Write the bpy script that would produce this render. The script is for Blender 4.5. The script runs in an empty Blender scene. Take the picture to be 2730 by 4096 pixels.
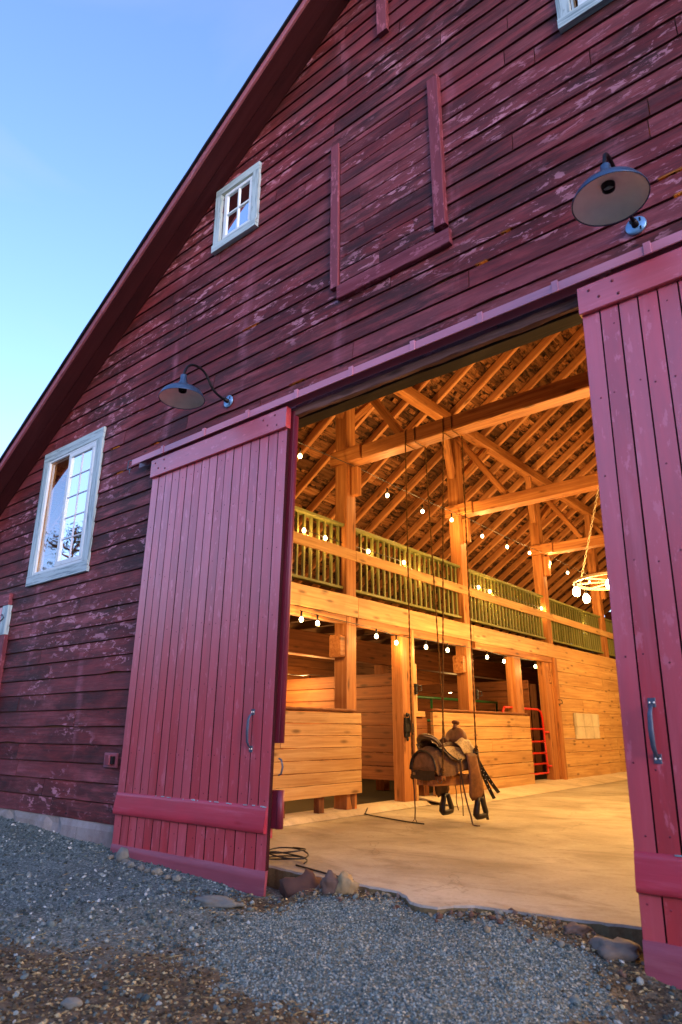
import bpy, bmesh, math, random
from mathutils import Vector, Matrix, noise
R = random.Random(7)
S = bpy.context.scene
COL = S.collection
rad = math.radians
V = Vector

# ------------------------------------------------------------------ mesh builder
class MB:
    """collects polygons with a grain coordinate and a tone per face"""
    def __init__(self):
        self.v = []; self.f = []; self.g = []; self.t = []; self.m = []; self.sm = []
    def poly(self, pts, g=None, tone=.5, mat=0, smooth=False):
        b = len(self.v); self.v += [tuple(p) for p in pts]
        self.f.append(tuple(range(b, b + len(pts)))); self.g.append([tuple(x) for x in (g or pts)])
        self.t.append(tone); self.m.append(mat); self.sm.append(smooth)
    def faces(self, verts, faces, g=None, tone=.5, mat=0, smooth=False):
        b = len(self.v); self.v += [tuple(p) for p in verts]; g = g or verts
        for f in faces:
            self.f.append(tuple(b + i for i in f)); self.g.append([tuple(g[i]) for i in f])
            self.t.append(tone); self.m.append(mat); self.sm.append(smooth)
    def beam(self, p0, p1, w, h, up=(0, 0, 1), tone=None, mat=0, bev=.006, rough=0.0, seg=1, side=None):
        """a squared timber from p0 to p1; w across, h along 'up'; chamfered edges"""
        p0 = V(p0); p1 = V(p1); d = p1 - p0; L = d.length; d = d / L; up = V(up)
        s = d.cross(up)
        if s.length < 1e-4: s = d.cross(V((1, 0, 0)))
        s.normalize(); u = s.cross(d); u.normalize()
        tone = R.random() if tone is None else tone
        off = V((R.uniform(0, 50), R.uniform(0, 50), R.uniform(0, 50)))
        b = min(bev, w * .3, h * .3)
        prof = [(-w/2+b, -h/2), (w/2-b, -h/2), (w/2, -h/2+b), (w/2, h/2-b), (w/2-b, h/2), (-w/2+b, h/2), (-w/2, h/2-b), (-w/2, -h/2+b)]
        vs = []; gs = []
        for k in range(seg + 1):
            t = L * k / seg
            for i, (a, c) in enumerate(prof):
                ja = R.uniform(-rough, rough); jc = R.uniform(-rough, rough)
                vs.append(p0 + d * t + s * (a + ja) + u * (c + jc)); gs.append(V((t, a, c)) + off)
        fs = []
        for k in range(seg):
            for i in range(8):
                j = (i + 1) % 8
                fs.append((k*8+i, k*8+j, k*8+8+j, k*8+8+i))
        f0 = len(self.f); self.faces(vs, fs, gs, tone, mat)
        if side is not None:
            for q in range(len(fs)):
                if q % 8 not in (0, 4): self.m[f0 + q] = side
        self.faces(vs[:8], [tuple(range(7, -1, -1))], gs[:8], tone, mat)
        self.faces(vs[-8:], [tuple(range(8))], gs[-8:], tone, mat)
    def box(self, lo, hi, axis=None, tone=None, mat=0, bev=.004, seg=1, rough=0.0, side=None):
        lo = V(lo); hi = V(hi); sz = hi - lo; c = (lo + hi) / 2
        ax = axis if axis is not None else max(range(3), key=lambda i: sz[i])
        d = V((0, 0, 0)); d[ax] = sz[ax] / 2
        if ax == 2: self.beam(c - d, c + d, sz.x, sz.y, (0, 1, 0), tone, mat, bev, rough, seg, side)
        elif ax == 0: self.beam(c - d, c + d, sz.y, sz.z, (0, 0, 1), tone, mat, bev, rough, seg)
        else: self.beam(c - d, c + d, sz.x, sz.z, (0, 0, 1), tone, mat, bev, rough, seg)
    def tube(self, pts, r, n=8, tone=.5, mat=0, cap=True, flat=None):
        pts = [V(p) for p in pts]; N = len(pts)
        rs = r if isinstance(r, (list, tuple)) else [r] * N
        rings = []; gs = []; L = 0; prev = None
        for i, p in enumerate(pts):
            t = (pts[min(i+1, N-1)] - pts[max(i-1, 0)]).normalized()
            if prev is None:
                a = V((0, 0, 1)) if abs(t.z) < .9 else V((1, 0, 0))
                s = t.cross(a).normalized()
            else:
                s = prev - t * prev.dot(t); s.normalize()
            prev = s; u = t.cross(s)
            if i: L += (p - pts[i-1]).length
            for k in range(n):
                a = 2 * math.pi * k / n
                o = s * (math.cos(a) * rs[i]) + u * (math.sin(a) * rs[i] * (flat or 1))
                rings.append(p + o); gs.append(V((L, math.cos(a) * rs[i], math.sin(a) * rs[i])))
        fs = []
        for i in range(N - 1):
            for k in range(n):
                j = (k + 1) % n
                fs.append((i*n+k, i*n+j, i*n+n+j, i*n+n+k))
        if cap:
            fs.append(tuple(range(n - 1, -1, -1))); fs.append(tuple(range((N-1)*n, N*n)))
        self.faces(rings, fs, gs, tone, mat, True)
    def lathe(self, prof, c=(0, 0, 0), n=32, tone=.5, mat=0, ax=None):
        """prof: (radius, height) about z through c; ax turns z to that direction"""
        c = V(c); M = V((0, 0, 1)).rotation_difference(V(ax)).to_matrix() if ax is not None else Matrix.Identity(3)
        vs = []; fs = []
        for r, z in prof:
            for k in range(n):
                a = 2 * math.pi * k / n
                vs.append(c + M @ V((r * math.cos(a), r * math.sin(a), z)))
        for i in range(len(prof) - 1):
            for k in range(n):
                j = (k + 1) % n
                fs.append((i*n+k, i*n+j, i*n+n+j, i*n+n+k))
        self.faces(vs, fs, None, tone, mat, True)
    def grid(self, rows, tone=.5, mat=0, close=False, smooth=True, g=None):
        nr = len(rows); nc = len(rows[0]); vs = [p for r in rows for p in r]
        fs = []
        for i in range(nr - 1):
            for j in range(nc if close else nc - 1):
                k = (j + 1) % nc
                fs.append((i*nc+j, i*nc+k, (i+1)*nc+k, (i+1)*nc+j))
        self.faces(vs, fs, [q for r in g for q in r] if g else None, tone, mat, smooth)
    def blob(self, c, r, sub=2, amp=.2, freq=3, tone=.5, mat=0, seed=0, scale=(1, 1, 1), rot=0, smooth=True, floor=None):
        bm = bmesh.new(); bmesh.ops.create_icosphere(bm, subdivisions=sub, radius=1)
        o = V((seed * 7.3, seed * 3.1, seed * 1.7)); Mr = Matrix.Rotation(rot, 3, 'Z')
        vs = []
        for x in bm.verts:
            p = x.co * (1 + amp * noise.noise(x.co * freq * .5 + o) + amp * .4 * noise.noise(x.co * freq + o))
            vs.append(V(c) + Mr @ V((p.x * scale[0], p.y * scale[1], p.z * scale[2])) * r)
        fs = [tuple(q.index for q in f.verts) for f in bm.faces]; bm.free()
        self.faces(vs, fs, None, tone, mat, smooth)
    def build(self, name, mat, parent=None, loc=None):
        me = bpy.data.meshes.new(name)
        me.from_pydata(self.v, [], self.f)
        for m in (mat if isinstance(mat, (list, tuple)) else [mat]): me.materials.append(m)
        a = me.attributes.new('gco', 'FLOAT_VECTOR', 'CORNER'); fl = []
        for g in self.g:
            for q in g: fl += q[:3]
        a.data.foreach_set('vector', fl)
        t = me.attributes.new('tone', 'FLOAT', 'FACE'); t.data.foreach_set('value', self.t)
        me.polygons.foreach_set('material_index', self.m); me.polygons.foreach_set('use_smooth', self.sm)
        me.update()
        o = bpy.data.objects.new(name, me); COL.objects.link(o)
        if parent is not None: o.parent = parent
        if loc is not None: o.location = loc
        return o

def tag(o, label=None, cat=None, group=None, kind=None):
    if label: o['label'] = label
    if cat: o['category'] = cat
    if group: o['group'] = group
    if kind: o['kind'] = kind
    return o
def thing(name, label, cat, loc=(0, 0, 0), group=None):
    o = bpy.data.objects.new(name, None); COL.objects.link(o); o.location = loc; o.empty_display_size = .2
    return tag(o, label, cat, group)
def shift(o, loc):
    """parts are modelled in place; put them under a root that stands at loc"""
    for ch in o.children: ch.location = V(ch.location) - V(loc)
    o.location = loc

# ------------------------------------------------------------------ materials
def srgb(r, g, b):
    f = lambda c: (c / 255 / 12.92) if c <= 10.3 else ((c / 255 + .055) / 1.055) ** 2.4
    return (f(r), f(g), f(b), 1)
class NT:
    def __init__(self, name):
        self.m = bpy.data.materials.new(name); self.m.use_nodes = True
        self.n = self.m.node_tree.nodes; self.l = self.m.node_tree.links
        self.b = self.n['Principled BSDF']; self.out = self.n['Material Output']
    def new(self, t, **k):
        x = self.n.new(t)
        for a, v in k.items(): setattr(x, a, v)
        return x
    def link(self, a, b): self.l.new(a, b)
    def attr(self, name, out='Vector'):
        return self.new('ShaderNodeAttribute', attribute_name=name).outputs[out]
    def obj(self): return self.new('ShaderNodeTexCoord').outputs['Object']
    def scale(self, vec, s):
        m = self.new('ShaderNodeMapping'); self.link(vec, m.inputs[0]); m.inputs['Scale'].default_value = s
        return m.outputs[0]
    def noise(self, vec, scale=1, detail=4, rough=.55, dist=0):
        n = self.new('ShaderNodeTexNoise'); self.link(vec, n.inputs['Vector'])
        n.inputs['Scale'].default_value = scale; n.inputs['Detail'].default_value = detail
        n.inputs['Roughness'].default_value = rough; n.inputs['Distortion'].default_value = dist
        return n.outputs['Fac']
    def voro(self, vec, scale=1, feat='F1', out='Distance'):
        n = self.new('ShaderNodeTexVoronoi', feature=feat); self.link(vec, n.inputs['Vector'])
        n.inputs['Scale'].default_value = scale
        return n.outputs[out]
    def ramp(self, fac, stops, interp='LINEAR'):
        r = self.new('ShaderNodeValToRGB'); self.link(fac, r.inputs[0]); r.color_ramp.interpolation = interp
        e = r.color_ramp.elements
        while len(e) < len(stops): e.new(.5)
        for x, (p, c) in zip(e, stops):
            x.position = p; x.color = c if len(c) == 4 else (*c, 1)
        return r.outputs[0]
    def step(self, fac, a, b):
        n = self.new('ShaderNodeMapRange'); self.link(fac, n.inputs[0])
        n.inputs[1].default_value = a; n.inputs[2].default_value = b
        return n.outputs[0]
    def math(self, op, a, b=None):
        n = self.new('ShaderNodeMath', operation=op)
        for i, x in enumerate((a, b)):
            if x is None: continue
            if isinstance(x, (int, float)): n.inputs[i].default_value = x
            else: self.link(x, n.inputs[i])
        return n.outputs[0]
    def mix(self, fac, a, b, mode='MIX'):
        n = self.new('ShaderNodeMix', data_type='RGBA', blend_type=mode)
        for s, x in ((n.inputs[0], fac), (n.inputs[6], a), (n.inputs[7], b)):
            if isinstance(x, (int, float)): s.default_value = x
            elif isinstance(x, tuple): s.default_value = x if len(x) == 4 else (*x, 1)
            else: self.link(x, s)
        return n.outputs[2]
    def bump(self, h, strength=.3, dist=.01, prev=None):
        n = self.new('ShaderNodeBump'); self.link(h, n.inputs['Height'])
        n.inputs['Strength'].default_value = strength; n.inputs['Distance'].default_value = dist
        if prev is not None: self.link(prev, n.inputs['Normal'])
        return n.outputs[0]
    def fin(self, color=None, rough=None, bump=None, **k):
        if color is not None:
            if isinstance(color, tuple): self.b.inputs['Base Color'].default_value = color
            else: self.link(color, self.b.inputs['Base Color'])
        if rough is not None:
            if isinstance(rough, (int, float)): self.b.inputs['Roughness'].default_value = rough
            else: self.link(rough, self.b.inputs['Roughness'])
        if bump is not None: self.link(bump, self.b.inputs['Normal'])
        for a, v in k.items(): self.b.inputs[a.replace('_', ' ')].default_value = v
        return self.m

def mat_siding():
    n = NT('weathered_red_siding'); g = n.attr('gco'); t = n.attr('tone', 'Fac'); o = n.obj()
    grain = n.noise(n.scale(g, (1.6, 1, 36)), 1, 7, .7, .15)
    blot = n.noise(n.scale(g, (1.1, 1, 4.5)), 1, 7, .66, .5)
    c = n.ramp(blot, [(.30, srgb(46, 17, 15)), (.44, srgb(86, 26, 26)), (.56, srgb(116, 39, 39)), (.70, srgb(146, 68, 68))])
    # broad chalky fading, long along the boards
    chalk = n.noise(n.scale(o, (.45, 1, 1.1)), 1, 5, .62, .5); ch2 = n.noise(n.scale(g, (1.7, 1, 9)), 1, 6, .68, .3)
    c = n.mix(n.math('MULTIPLY', n.math('MULTIPLY', n.step(chalk, .44, .60), n.step(ch2, .40, .62)), .75), c, srgb(156, 86, 90))
    # faded upright bands over the studs
    sep = n.new('ShaderNodeSeparateXYZ'); n.link(o, sep.inputs[0])
    wob = n.math('MULTIPLY', n.noise(o, .9, 2), .5)
    band = n.math('ABSOLUTE', n.math('SUBTRACT', n.math('FRACT', n.math('MULTIPLY', n.math('ADD', sep.outputs[0], wob), .82)), .5))
    bn = n.noise(n.scale(o, (3, 1, .8)), 1, 5, .65)
    c = n.mix(n.math('MULTIPLY', n.math('MULTIPLY', n.step(band, .075, .02), n.step(bn, .46, .62)), .55), c, srgb(176, 108, 122))
    # bare wood where the paint has gone
    bare = n.noise(n.scale(o, (.6, 1, .9)), 1, 5, .65, .4); bs = n.noise(n.scale(g, (2.2, 1, 12)), 1, 7, .7, .4)
    c = n.mix(n.math('MULTIPLY', n.math('MULTIPLY', n.step(bare, .42, .58), n.step(bs, .42, .56)), .85), c, srgb(62, 36, 33))
    c = n.mix(n.math('MULTIPLY', n.step(grain, .46, .74), .85), c, srgb(40, 20, 19))
    # flaked paint showing the pale pinkish primer, in broken patches
    fl = n.noise(n.scale(g, (5.5, 1, 15)), 1, 10, .7, .5); reg = n.noise(n.scale(o, (.5, 1, 1.3)), 1, 4, .55, .4)
    fm = n.math('MULTIPLY', n.step(fl, .55, .585), n.step(reg, .48, .58))
    c = n.mix(n.math('MULTIPLY', fm, .85), c, srgb(192, 134, 146))
    fl2 = n.noise(n.scale(g, (9, 1, 24)), 1, 7, .72, .8)
    c = n.mix(n.math('MULTIPLY', n.step(fl2, .64, .68), .6), c, srgb(170, 104, 116))
    kv = n.voro(n.scale(g, (2.2, 1, 5.5)), 1)
    c = n.mix(n.step(kv, .07, .03), c, srgb(38, 16, 16))
    c = n.mix(n.math('MULTIPLY', n.math('ABSOLUTE', n.math('SUBTRACT', t, .5)), .62), c, n.mix(n.step(t, .49, .51), srgb(40, 16, 16), srgb(156, 80, 88)))
    b = n.bump(grain, .6, .007); b = n.bump(fl, .4, .006, b)
    return n.fin(c, .6, b, Specular_IOR_Level=.25)
def mat_paint(name, base, dark, pale, rough=.38, wear=.62, spec=.5, axis='z'):
    n = NT(name); g = n.attr('gco'); t = n.attr('tone', 'Fac'); o = n.obj()
    grain = n.noise(n.scale(g, (1.2, 30, 30)), 1, 5, .6)
    cl = n.noise(n.scale(g, (1.1, 5, 5)), 1, 5, .6)
    c = n.mix(n.step(cl, .32, .68), dark, base)
    c = n.mix(n.math('MULTIPLY', n.step(grain, .5, .75), .35), c, dark)
    c = n.mix(n.math('MULTIPLY', t, .36), c, pale)
    sc = n.noise(n.scale(g, (.7, 9, 9)), 1, 7, .7, .4)
    c = n.mix(n.math('MULTIPLY', n.step(sc, .52, .68), .4), c, pale)
    ch = n.noise(n.scale(g, (6, 16, 16)), 1, 8, .7)
    c = n.mix(n.math('MULTIPLY', n.step(ch, wear + .06, wear + .09), .7), c, pale)
    kv = n.voro(n.scale(g, (1.7, 6, 6)), 1)
    c = n.mix(n.math('MULTIPLY', n.step(kv, .10, .03), .7), c, dark)
    b = n.bump(grain, .5, .004); b = n.bump(sc, .25, .004, b)
    r = n.step(cl, 0, 1)
    rr = n.new('ShaderNodeMapRange'); n.link(grain, rr.inputs[0]); rr.inputs[3].default_value = rough - .08; rr.inputs[4].default_value = rough + .14
    return n.fin(c, rr.outputs[0], b, Specular_IOR_Level=spec)
def mat_wood(name, c0, c1, c2, rough=.6, knots=True, tonemix=.35, grainy=1.0):
    n = NT(name); g = n.attr('gco'); t = n.attr('tone', 'Fac')
    w = n.noise(n.scale(g, (.6, 6, 6)), 1, 3, .5)
    ring = n.noise(n.scale(g, (.9, 26, 26)), 1, 6, .6, .6)
    fine = n.noise(n.scale(g, (3, 120, 120)), 1, 3, .6)
    c = n.ramp(ring, [(.3, c0), (.52, c1), (.72, c2)])
    c = n.mix(n.math('MULTIPLY', n.step(w, .4, .7), .45 * grainy), c, c0)
    if knots:
        kv = n.voro(n.scale(g, (2.1, 7.5, 7.5)), 1)
        c = n.mix(n.math('MULTIPLY', n.step(kv, .23, .08), .85), c, tuple(x * .35 for x in c0[:3]) + (1,))
    dirt = n.noise(n.scale(g, (1.4, 4, 4)), 1, 6, .65)
    c = n.mix(n.math('MULTIPLY', n.step(dirt, .54, .75), .5 * grainy), c, tuple(x * .45 for x in c0[:3]) + (1,))
    c = n.mix(n.math('MULTIPLY', t, tonemix), c, tuple(x * .5 for x in c0[:3]) + (1,))
    b = n.bump(ring, .35, .004); b = n.bump(fine, .2, .002, b)
    return n.fin(c, rough, b, Specular_IOR_Level=.3)
def mat_plain(name, c, rough=.5, metal=0, var=.25, scale=20, bump=.15, spec=.5):
    n = NT(name); o = n.obj(); f = n.noise(o, scale, 5, .6)
    col = n.mix(n.step(f, .3, .7), tuple(x * (1 - var) for x in c[:3]) + (1,), tuple(min(1, x * (1 + var)) for x in c[:3]) + (1,))
    return n.fin(col, rough, n.bump(f, bump, .003), Metallic=metal, Specular_IOR_Level=spec)
def mat_emit(name, c, s):
    n = NT(name); n.b.inputs['Base Color'].default_value = c
    n.b.inputs['Emission Color'].default_value = c; n.b.inputs['Emission Strength'].default_value = s
    return n.m
def mat_trim(name='bluish_white_weathered_paint', a=srgb(172, 196, 198), b=srgb(96, 122, 128), wear=.48):
    n = NT(name); g = n.attr('gco')
    gr = n.noise(n.scale(g, (1.5, 30, 30)), 1, 6, .7, .3); p = n.noise(n.scale(g, (4, 14, 14)), 1, 8, .7)
    c = n.mix(n.step(gr, wear, wear + .16), a, b)
    c = n.mix(n.math('MULTIPLY', n.step(p, .6, .66), .6), c, tuple(x * .6 for x in b[:3]) + (1,))
    return n.fin(c, .6, n.bump(gr, .4, .004))
def mat_glass(name, refl=.1, ior=1.5, mul=1.7):
    n = NT(name); n.n.remove(n.b)
    tr = n.new('ShaderNodeBsdfTransparent'); gl = n.new('ShaderNodeBsdfGlossy'); gl.inputs['Roughness'].default_value = .015
    tr.inputs[0].default_value = (.85, .88, .9, 1); gl.inputs[0].default_value = (.95, .97, 1, 1)
    fr = n.new('ShaderNodeFresnel'); fr.inputs[0].default_value = ior
    wob = n.noise(n.obj(), 1.3, 2); b = n.bump(wob, .06, .05); n.link(b, gl.inputs['Normal'])
    f = n.math('ADD', n.math('MULTIPLY', fr.outputs[0], mul), refl)
    mx = n.new('ShaderNodeMixShader'); n.link(f, mx.inputs[0]); n.link(tr.outputs[0], mx.inputs[1]); n.link(gl.outputs[0], mx.inputs[2])
    n.link(mx.outputs[0], n.out.inputs['Surface'])
    return n.m
def mat_concrete(name='barn_floor_concrete', a=srgb(182, 174, 156), b=srgb(138, 128, 110)):
    n = NT(name); o = n.obj()
    big = n.noise(o, .9, 6, .6, .4); fine = n.noise(o, 26, 6, .7); sp = n.noise(o, 90, 2)
    c = n.mix(n.step(big, .32, .68), b, a)
    c = n.mix(n.math('MULTIPLY', n.step(fine, .5, .75), .35), c, srgb(112, 98, 82))
    st = n.noise(n.scale(o, (1.2, 2.6, 1)), 1, 7, .7, .6)
    c = n.mix(n.math('MULTIPLY', n.step(st, .5, .66), .5), c, srgb(104, 90, 70))
    c = n.mix(n.math('MULTIPLY', n.step(sp, .66, .72), .35), c, srgb(222, 212, 196))
    cr = n.voro(n.scale(o, (.45, .6, .1)), 1, 'DISTANCE_TO_EDGE')
    wv = n.noise(o, 3.5, 5)
    cr2 = n.math('ADD', cr, n.math('MULTIPLY', n.math('SUBTRACT', wv, .5), .12))
    c = n.mix(n.math('MULTIPLY', n.step(n.math('ABSOLUTE', cr2), .004, .001), .25), c, srgb(70, 58, 46))
    return n.fin(c, .75, n.bump(fine, .35, .006), Specular_IOR_Level=.25)
def mat_ground():
    n = NT('gravelly_ground'); o = n.obj()
    k = n.new('ShaderNodeAttribute', attribute_name='dirt').outputs['Fac']
    big = n.noise(o, 1.6, 5, .6); mid = n.noise(o, 14, 6, .65); sm = n.voro(o, 75, 'F1', 'Color'); sd = n.voro(o, 75)
    sm2 = n.voro(o, 160, 'F1', 'Color')
    sep = n.new('ShaderNodeSeparateColor'); n.link(sm, sep.inputs[0])
    grav = n.ramp(sep.outputs[0], [(0, srgb(50, 62, 58)), (.5, srgb(84, 98, 92)), (.85, srgb(126, 140, 132)), (1, srgb(186, 196, 186))])
    sep2 = n.new('ShaderNodeSeparateColor'); n.link(sm2, sep2.inputs[0])
    grav = n.mix(.4, grav, n.ramp(sep2.outputs[1], [(0, srgb(67, 76, 69)), (.6, srgb(116, 128, 116)), (1, srgb(174, 179, 160))]))
    grav = n.mix(n.math('MULTIPLY', n.step(big, .4, .65), .35), grav, srgb(76, 80, 72))
    dc = n.ramp(mid, [(.3, srgb(52, 44, 32)), (.5, srgb(84, 72, 54)), (.7, srgb(124, 110, 84))])
    dc = n.mix(n.math('MULTIPLY', n.step(sep.outputs[2], .8, .95), .5), dc, srgb(128, 118, 96))
    jit = n.math('ADD', k, n.math('MULTIPLY', n.math('SUBTRACT', mid, .5), .9))
    c = n.mix(n.step(jit, .35, .65), grav, dc)
    b = n.bump(sd, .55, .01); b = n.bump(mid, .5, .02, b)
    return n.fin(c, .9, b, Specular_IOR_Level=.2)
def mat_stone(name, stops, rough=.85, scale=9, tonemap=True):
    n = NT(name); o = n.obj(); t = n.attr('tone', 'Fac')
    f = n.noise(o, scale, 6, .65)
    c = n.ramp(t, stops)
    c = n.mix(n.math('MULTIPLY', n.step(f, .35, .7), .4), c, tuple(x * .4 for x in stops[0][1][:3]) + (1,))
    return n.fin(c, rough, n.bump(f, .4, .006), Specular_IOR_Level=.25)
def mat_leather(name, a, b, rough=.5, tool=0, scale=14):
    n = NT(name); o = n.obj(); f = n.noise(o, scale, 6, .65); h = n.noise(o, 90, 3)
    c = n.mix(n.step(f, .32, .68), a, b)
    bp = n.bump(h, .25, .002)
    if tool:
        v = n.noise(o, 32, 3, .5, 2.2); w = n.step(n.math('ABSOLUTE', n.math('SUBTRACT', v, .5)), .0, .07)
        c = n.mix(n.math('MULTIPLY', n.math('SUBTRACT', 1, w), .75), c, tuple(x * .25 for x in a[:3]) + (1,))
        bp = n.bump(w, .8, .006, bp)
    return n.fin(c, rough, bp, Specular_IOR_Level=.4)
def mat_shake():
    n = NT('old_roof_sheathing'); g = n.attr('gco'); t = n.attr('tone', 'Fac'); o = n.obj()
    gr = n.noise(n.scale(g, (1.5, 22, 22)), 1, 6, .65, .4); sp = n.noise(n.scale(g, (3, 9, 9)), 1, 7, .7, .8)
    c = n.ramp(gr, [(.3, srgb(104, 64, 38)), (.5, srgb(160, 104, 62)), (.7, srgb(196, 140, 90))])
    c = n.mix(n.step(sp, .5, .60), c, srgb(40, 25, 16))
    c = n.mix(n.math('MULTIPLY', t, .8), c, srgb(30, 19, 13))
    return n.fin(c, .85, n.bump(gr, .4, .006), Specular_IOR_Level=.15)

M_SIDE = mat_siding()
M_DOOR = mat_paint('satin_red_door_paint', srgb(194, 42, 52), srgb(160, 28, 38), srgb(206, 100, 114), .4, .52, .6)
M_DOOR.node_tree.nodes['Principled BSDF'].inputs['Coat Weight'].default_value = 1; M_DOOR.node_tree.nodes['Principled BSDF'].inputs['Coat IOR'].default_value = 1.85; M_DOOR.node_tree.nodes['Principled BSDF'].inputs['Coat Roughness'].default_value = .34
M_RAIL = mat_paint('glossy_red_rail_paint', srgb(186, 26, 48), srgb(154, 14, 34), srgb(212, 112, 130), .34, .66, .6)
M_KICK = mat_paint('faded_rubber_strip', srgb(146, 60, 74), srgb(116, 46, 58), srgb(178, 112, 122), .5, .6, .4)
M_SEAL = mat_paint('dark_red_seal', srgb(112, 24, 40), srgb(78, 14, 28), srgb(160, 70, 90), .4, .66, .5)
M_TRACK = mat_paint('pink_red_track_paint', srgb(196, 116, 134), srgb(172, 92, 110), srgb(214, 150, 162), .32, .64, 1.0)
M_FASCIA = mat_paint('rake_board_paint', srgb(134, 62, 74), srgb(100, 40, 50), srgb(176, 116, 128), .5, .55, .6)
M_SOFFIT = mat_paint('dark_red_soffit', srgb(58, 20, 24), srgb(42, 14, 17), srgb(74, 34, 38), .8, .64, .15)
M_HTRIM = mat_paint('faded_red_trim', srgb(118, 44, 52), srgb(84, 28, 36), srgb(164, 96, 108), .6, .5, .3)
M_LINTEL = mat_wood('weathered_grey_lintel', srgb(86, 58, 52), srgb(120, 88, 80), srgb(150, 120, 112), .8)
M_TRIM = mat_trim(); M_SASH = mat_trim('white_vinyl_sash', srgb(206, 222, 224), srgb(180, 200, 206), .62)
M_POST = mat_wood('fir_timber', srgb(138, 82, 42), srgb(182, 120, 66), srgb(206, 148, 90), .55)
M_RAFT = mat_wood('rafter_wood', srgb(174, 110, 64), srgb(212, 146, 90), srgb(228, 174, 116), .6, tonemix=.25)
M_BOARD = mat_wood('pine_boards', srgb(172, 124, 74), srgb(206, 162, 106), srgb(224, 186, 130), .5, tonemix=.3, grainy=.9)
M_OLD = mat_wood('old_brown_boards', srgb(104, 60, 34), srgb(136, 82, 46), srgb(156, 100, 60), .65)
M_DARKW = mat_wood('dark_loft_joist_wood', srgb(66, 42, 26), srgb(92, 60, 36), srgb(112, 78, 48), .75)
M_SHAKE = mat_shake(); M_HEAD = mat_wood('shade_toned_header_wood', srgb(28, 18, 13), srgb(44, 28, 18), srgb(60, 40, 26), .8)  # header wood darkened: the shade under the lintel is put into its colour
M_GREEN = mat_paint('olive_green_rail_paint', srgb(122, 122, 62), srgb(92, 96, 44), srgb(150, 148, 92), .45, .66, .4)
M_CONC = mat_concrete(); M_CURB = mat_concrete('curb_concrete', srgb(214, 200, 176), srgb(178, 162, 136))
M_FOUND = mat_concrete('foundation_concrete', srgb(176, 176, 170), srgb(104, 82, 80))
M_GROUND = mat_ground()
M_BLUE = mat_plain('blue_grey_enamel', srgb(58, 84, 112), .3, .3, .12, 10, .03)
M_ENAMEL = mat_plain('white_enamel', srgb(238, 234, 220), .35, 0, .06, 14, .03)
M_IRON = mat_plain('black_iron', srgb(34, 34, 38), .45, .7, .3, 40)
M_STEEL = mat_plain('blued_steel', srgb(84, 94, 110), .5, .5, .2, 30, .1)
M_ZINC = mat_plain('galvanised_plate', srgb(120, 160, 190), .35, .6, .12, 30, .06)
M_ROPE = mat_plain('brown_rope', srgb(104, 74, 40), .9, 0, .4, 160, .5, .1)
M_CHAIN = mat_plain('old_chain', srgb(150, 128, 90), .5, .6, .3, 60)
M_WIRE = mat_plain('black_cable', srgb(30, 28, 26), .5, 0, .2, 30)
M_REDG = mat_plain('red_tube_enamel', srgb(206, 36, 20), .35, 0, .12, 10, .03)
M_GRNG = mat_plain('green_tube_enamel', srgb(30, 96, 50), .35, 0, .12, 10, .03)
M_WHITEM = mat_plain('cream_wheel_paint', srgb(190, 170, 136), .45, 0, .08, 20, .1)
M_MUNT = mat_plain('pale_grille_bars', srgb(196, 206, 216), .6, 0, .06, 10, .02)
M_GLASS = mat_glass('window_glass', .1); M_GLASS2 = mat_glass('small_pane_glass', .38)
M_BULB = mat_emit('string_bulb_glow', (1, .72, .34, 1), 6)
M_BIG = mat_emit('chandelier_bulb_glow', (1, .74, .38, 1), 12)
M_ROCK = mat_stone('field_stone', [(0, srgb(96, 64, 50)), (.35, srgb(116, 102, 90)), (.7, srgb(122, 130, 122)), (1, srgb(168, 146, 104))])
M_PEB = mat_stone('pebbles', [(0, srgb(56, 68, 66)), (.5, srgb(92, 108, 104)), (.85, srgb(126, 140, 134)), (.97, srgb(170, 180, 172)), (1, srgb(214, 218, 208))], .8, 40)
M_FINE = mat_stone('crushed_gravel', [(0, srgb(62, 80, 80)), (.5, srgb(112, 132, 130)), (.85, srgb(154, 170, 164)), (1, srgb(204, 198, 170))], .85, 60)
M_CHIP = mat_stone('bark_chips', [(0, srgb(52, 44, 30)), (.5, srgb(104, 90, 64)), (.85, srgb(160, 140, 98)), (1, srgb(212, 192, 142))], .9, 60)
M_STRAW = mat_plain('dry_straw', srgb(176, 158, 104), .8, 0, .3, 40)
M_SUEDE = mat_leather('brown_suede', srgb(100, 72, 42), srgb(146, 106, 66), .8)
M_FEND = mat_leather('brown_fender_leather', srgb(98, 62, 32), srgb(142, 92, 50), .55)
M_DLEA = mat_leather('dark_seat_leather', srgb(66, 46, 30), srgb(98, 70, 44), .4)
M_TOOL = mat_leather('tooled_tan_leather', srgb(188, 154, 100), srgb(222, 190, 136), .42, 1)
M_BLEA = mat_leather('black_leather', srgb(34, 28, 22), srgb(58, 48, 36), .45)
M_LACE = mat_plain('pale_rawhide_lace', srgb(206, 188, 148), .6, 0, .15, 40)

# ------------------------------------------------------------------ dimensions
CX = -2.765                                   # middle of the gable
zs = lambda x: 10.568 + .686 * (x if x < CX else 2 * CX - x)   # underside of the roof
XL, XR, YB = -10.35, 2 * CX + 10.35, 21.0
POSTX = -5.98

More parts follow.
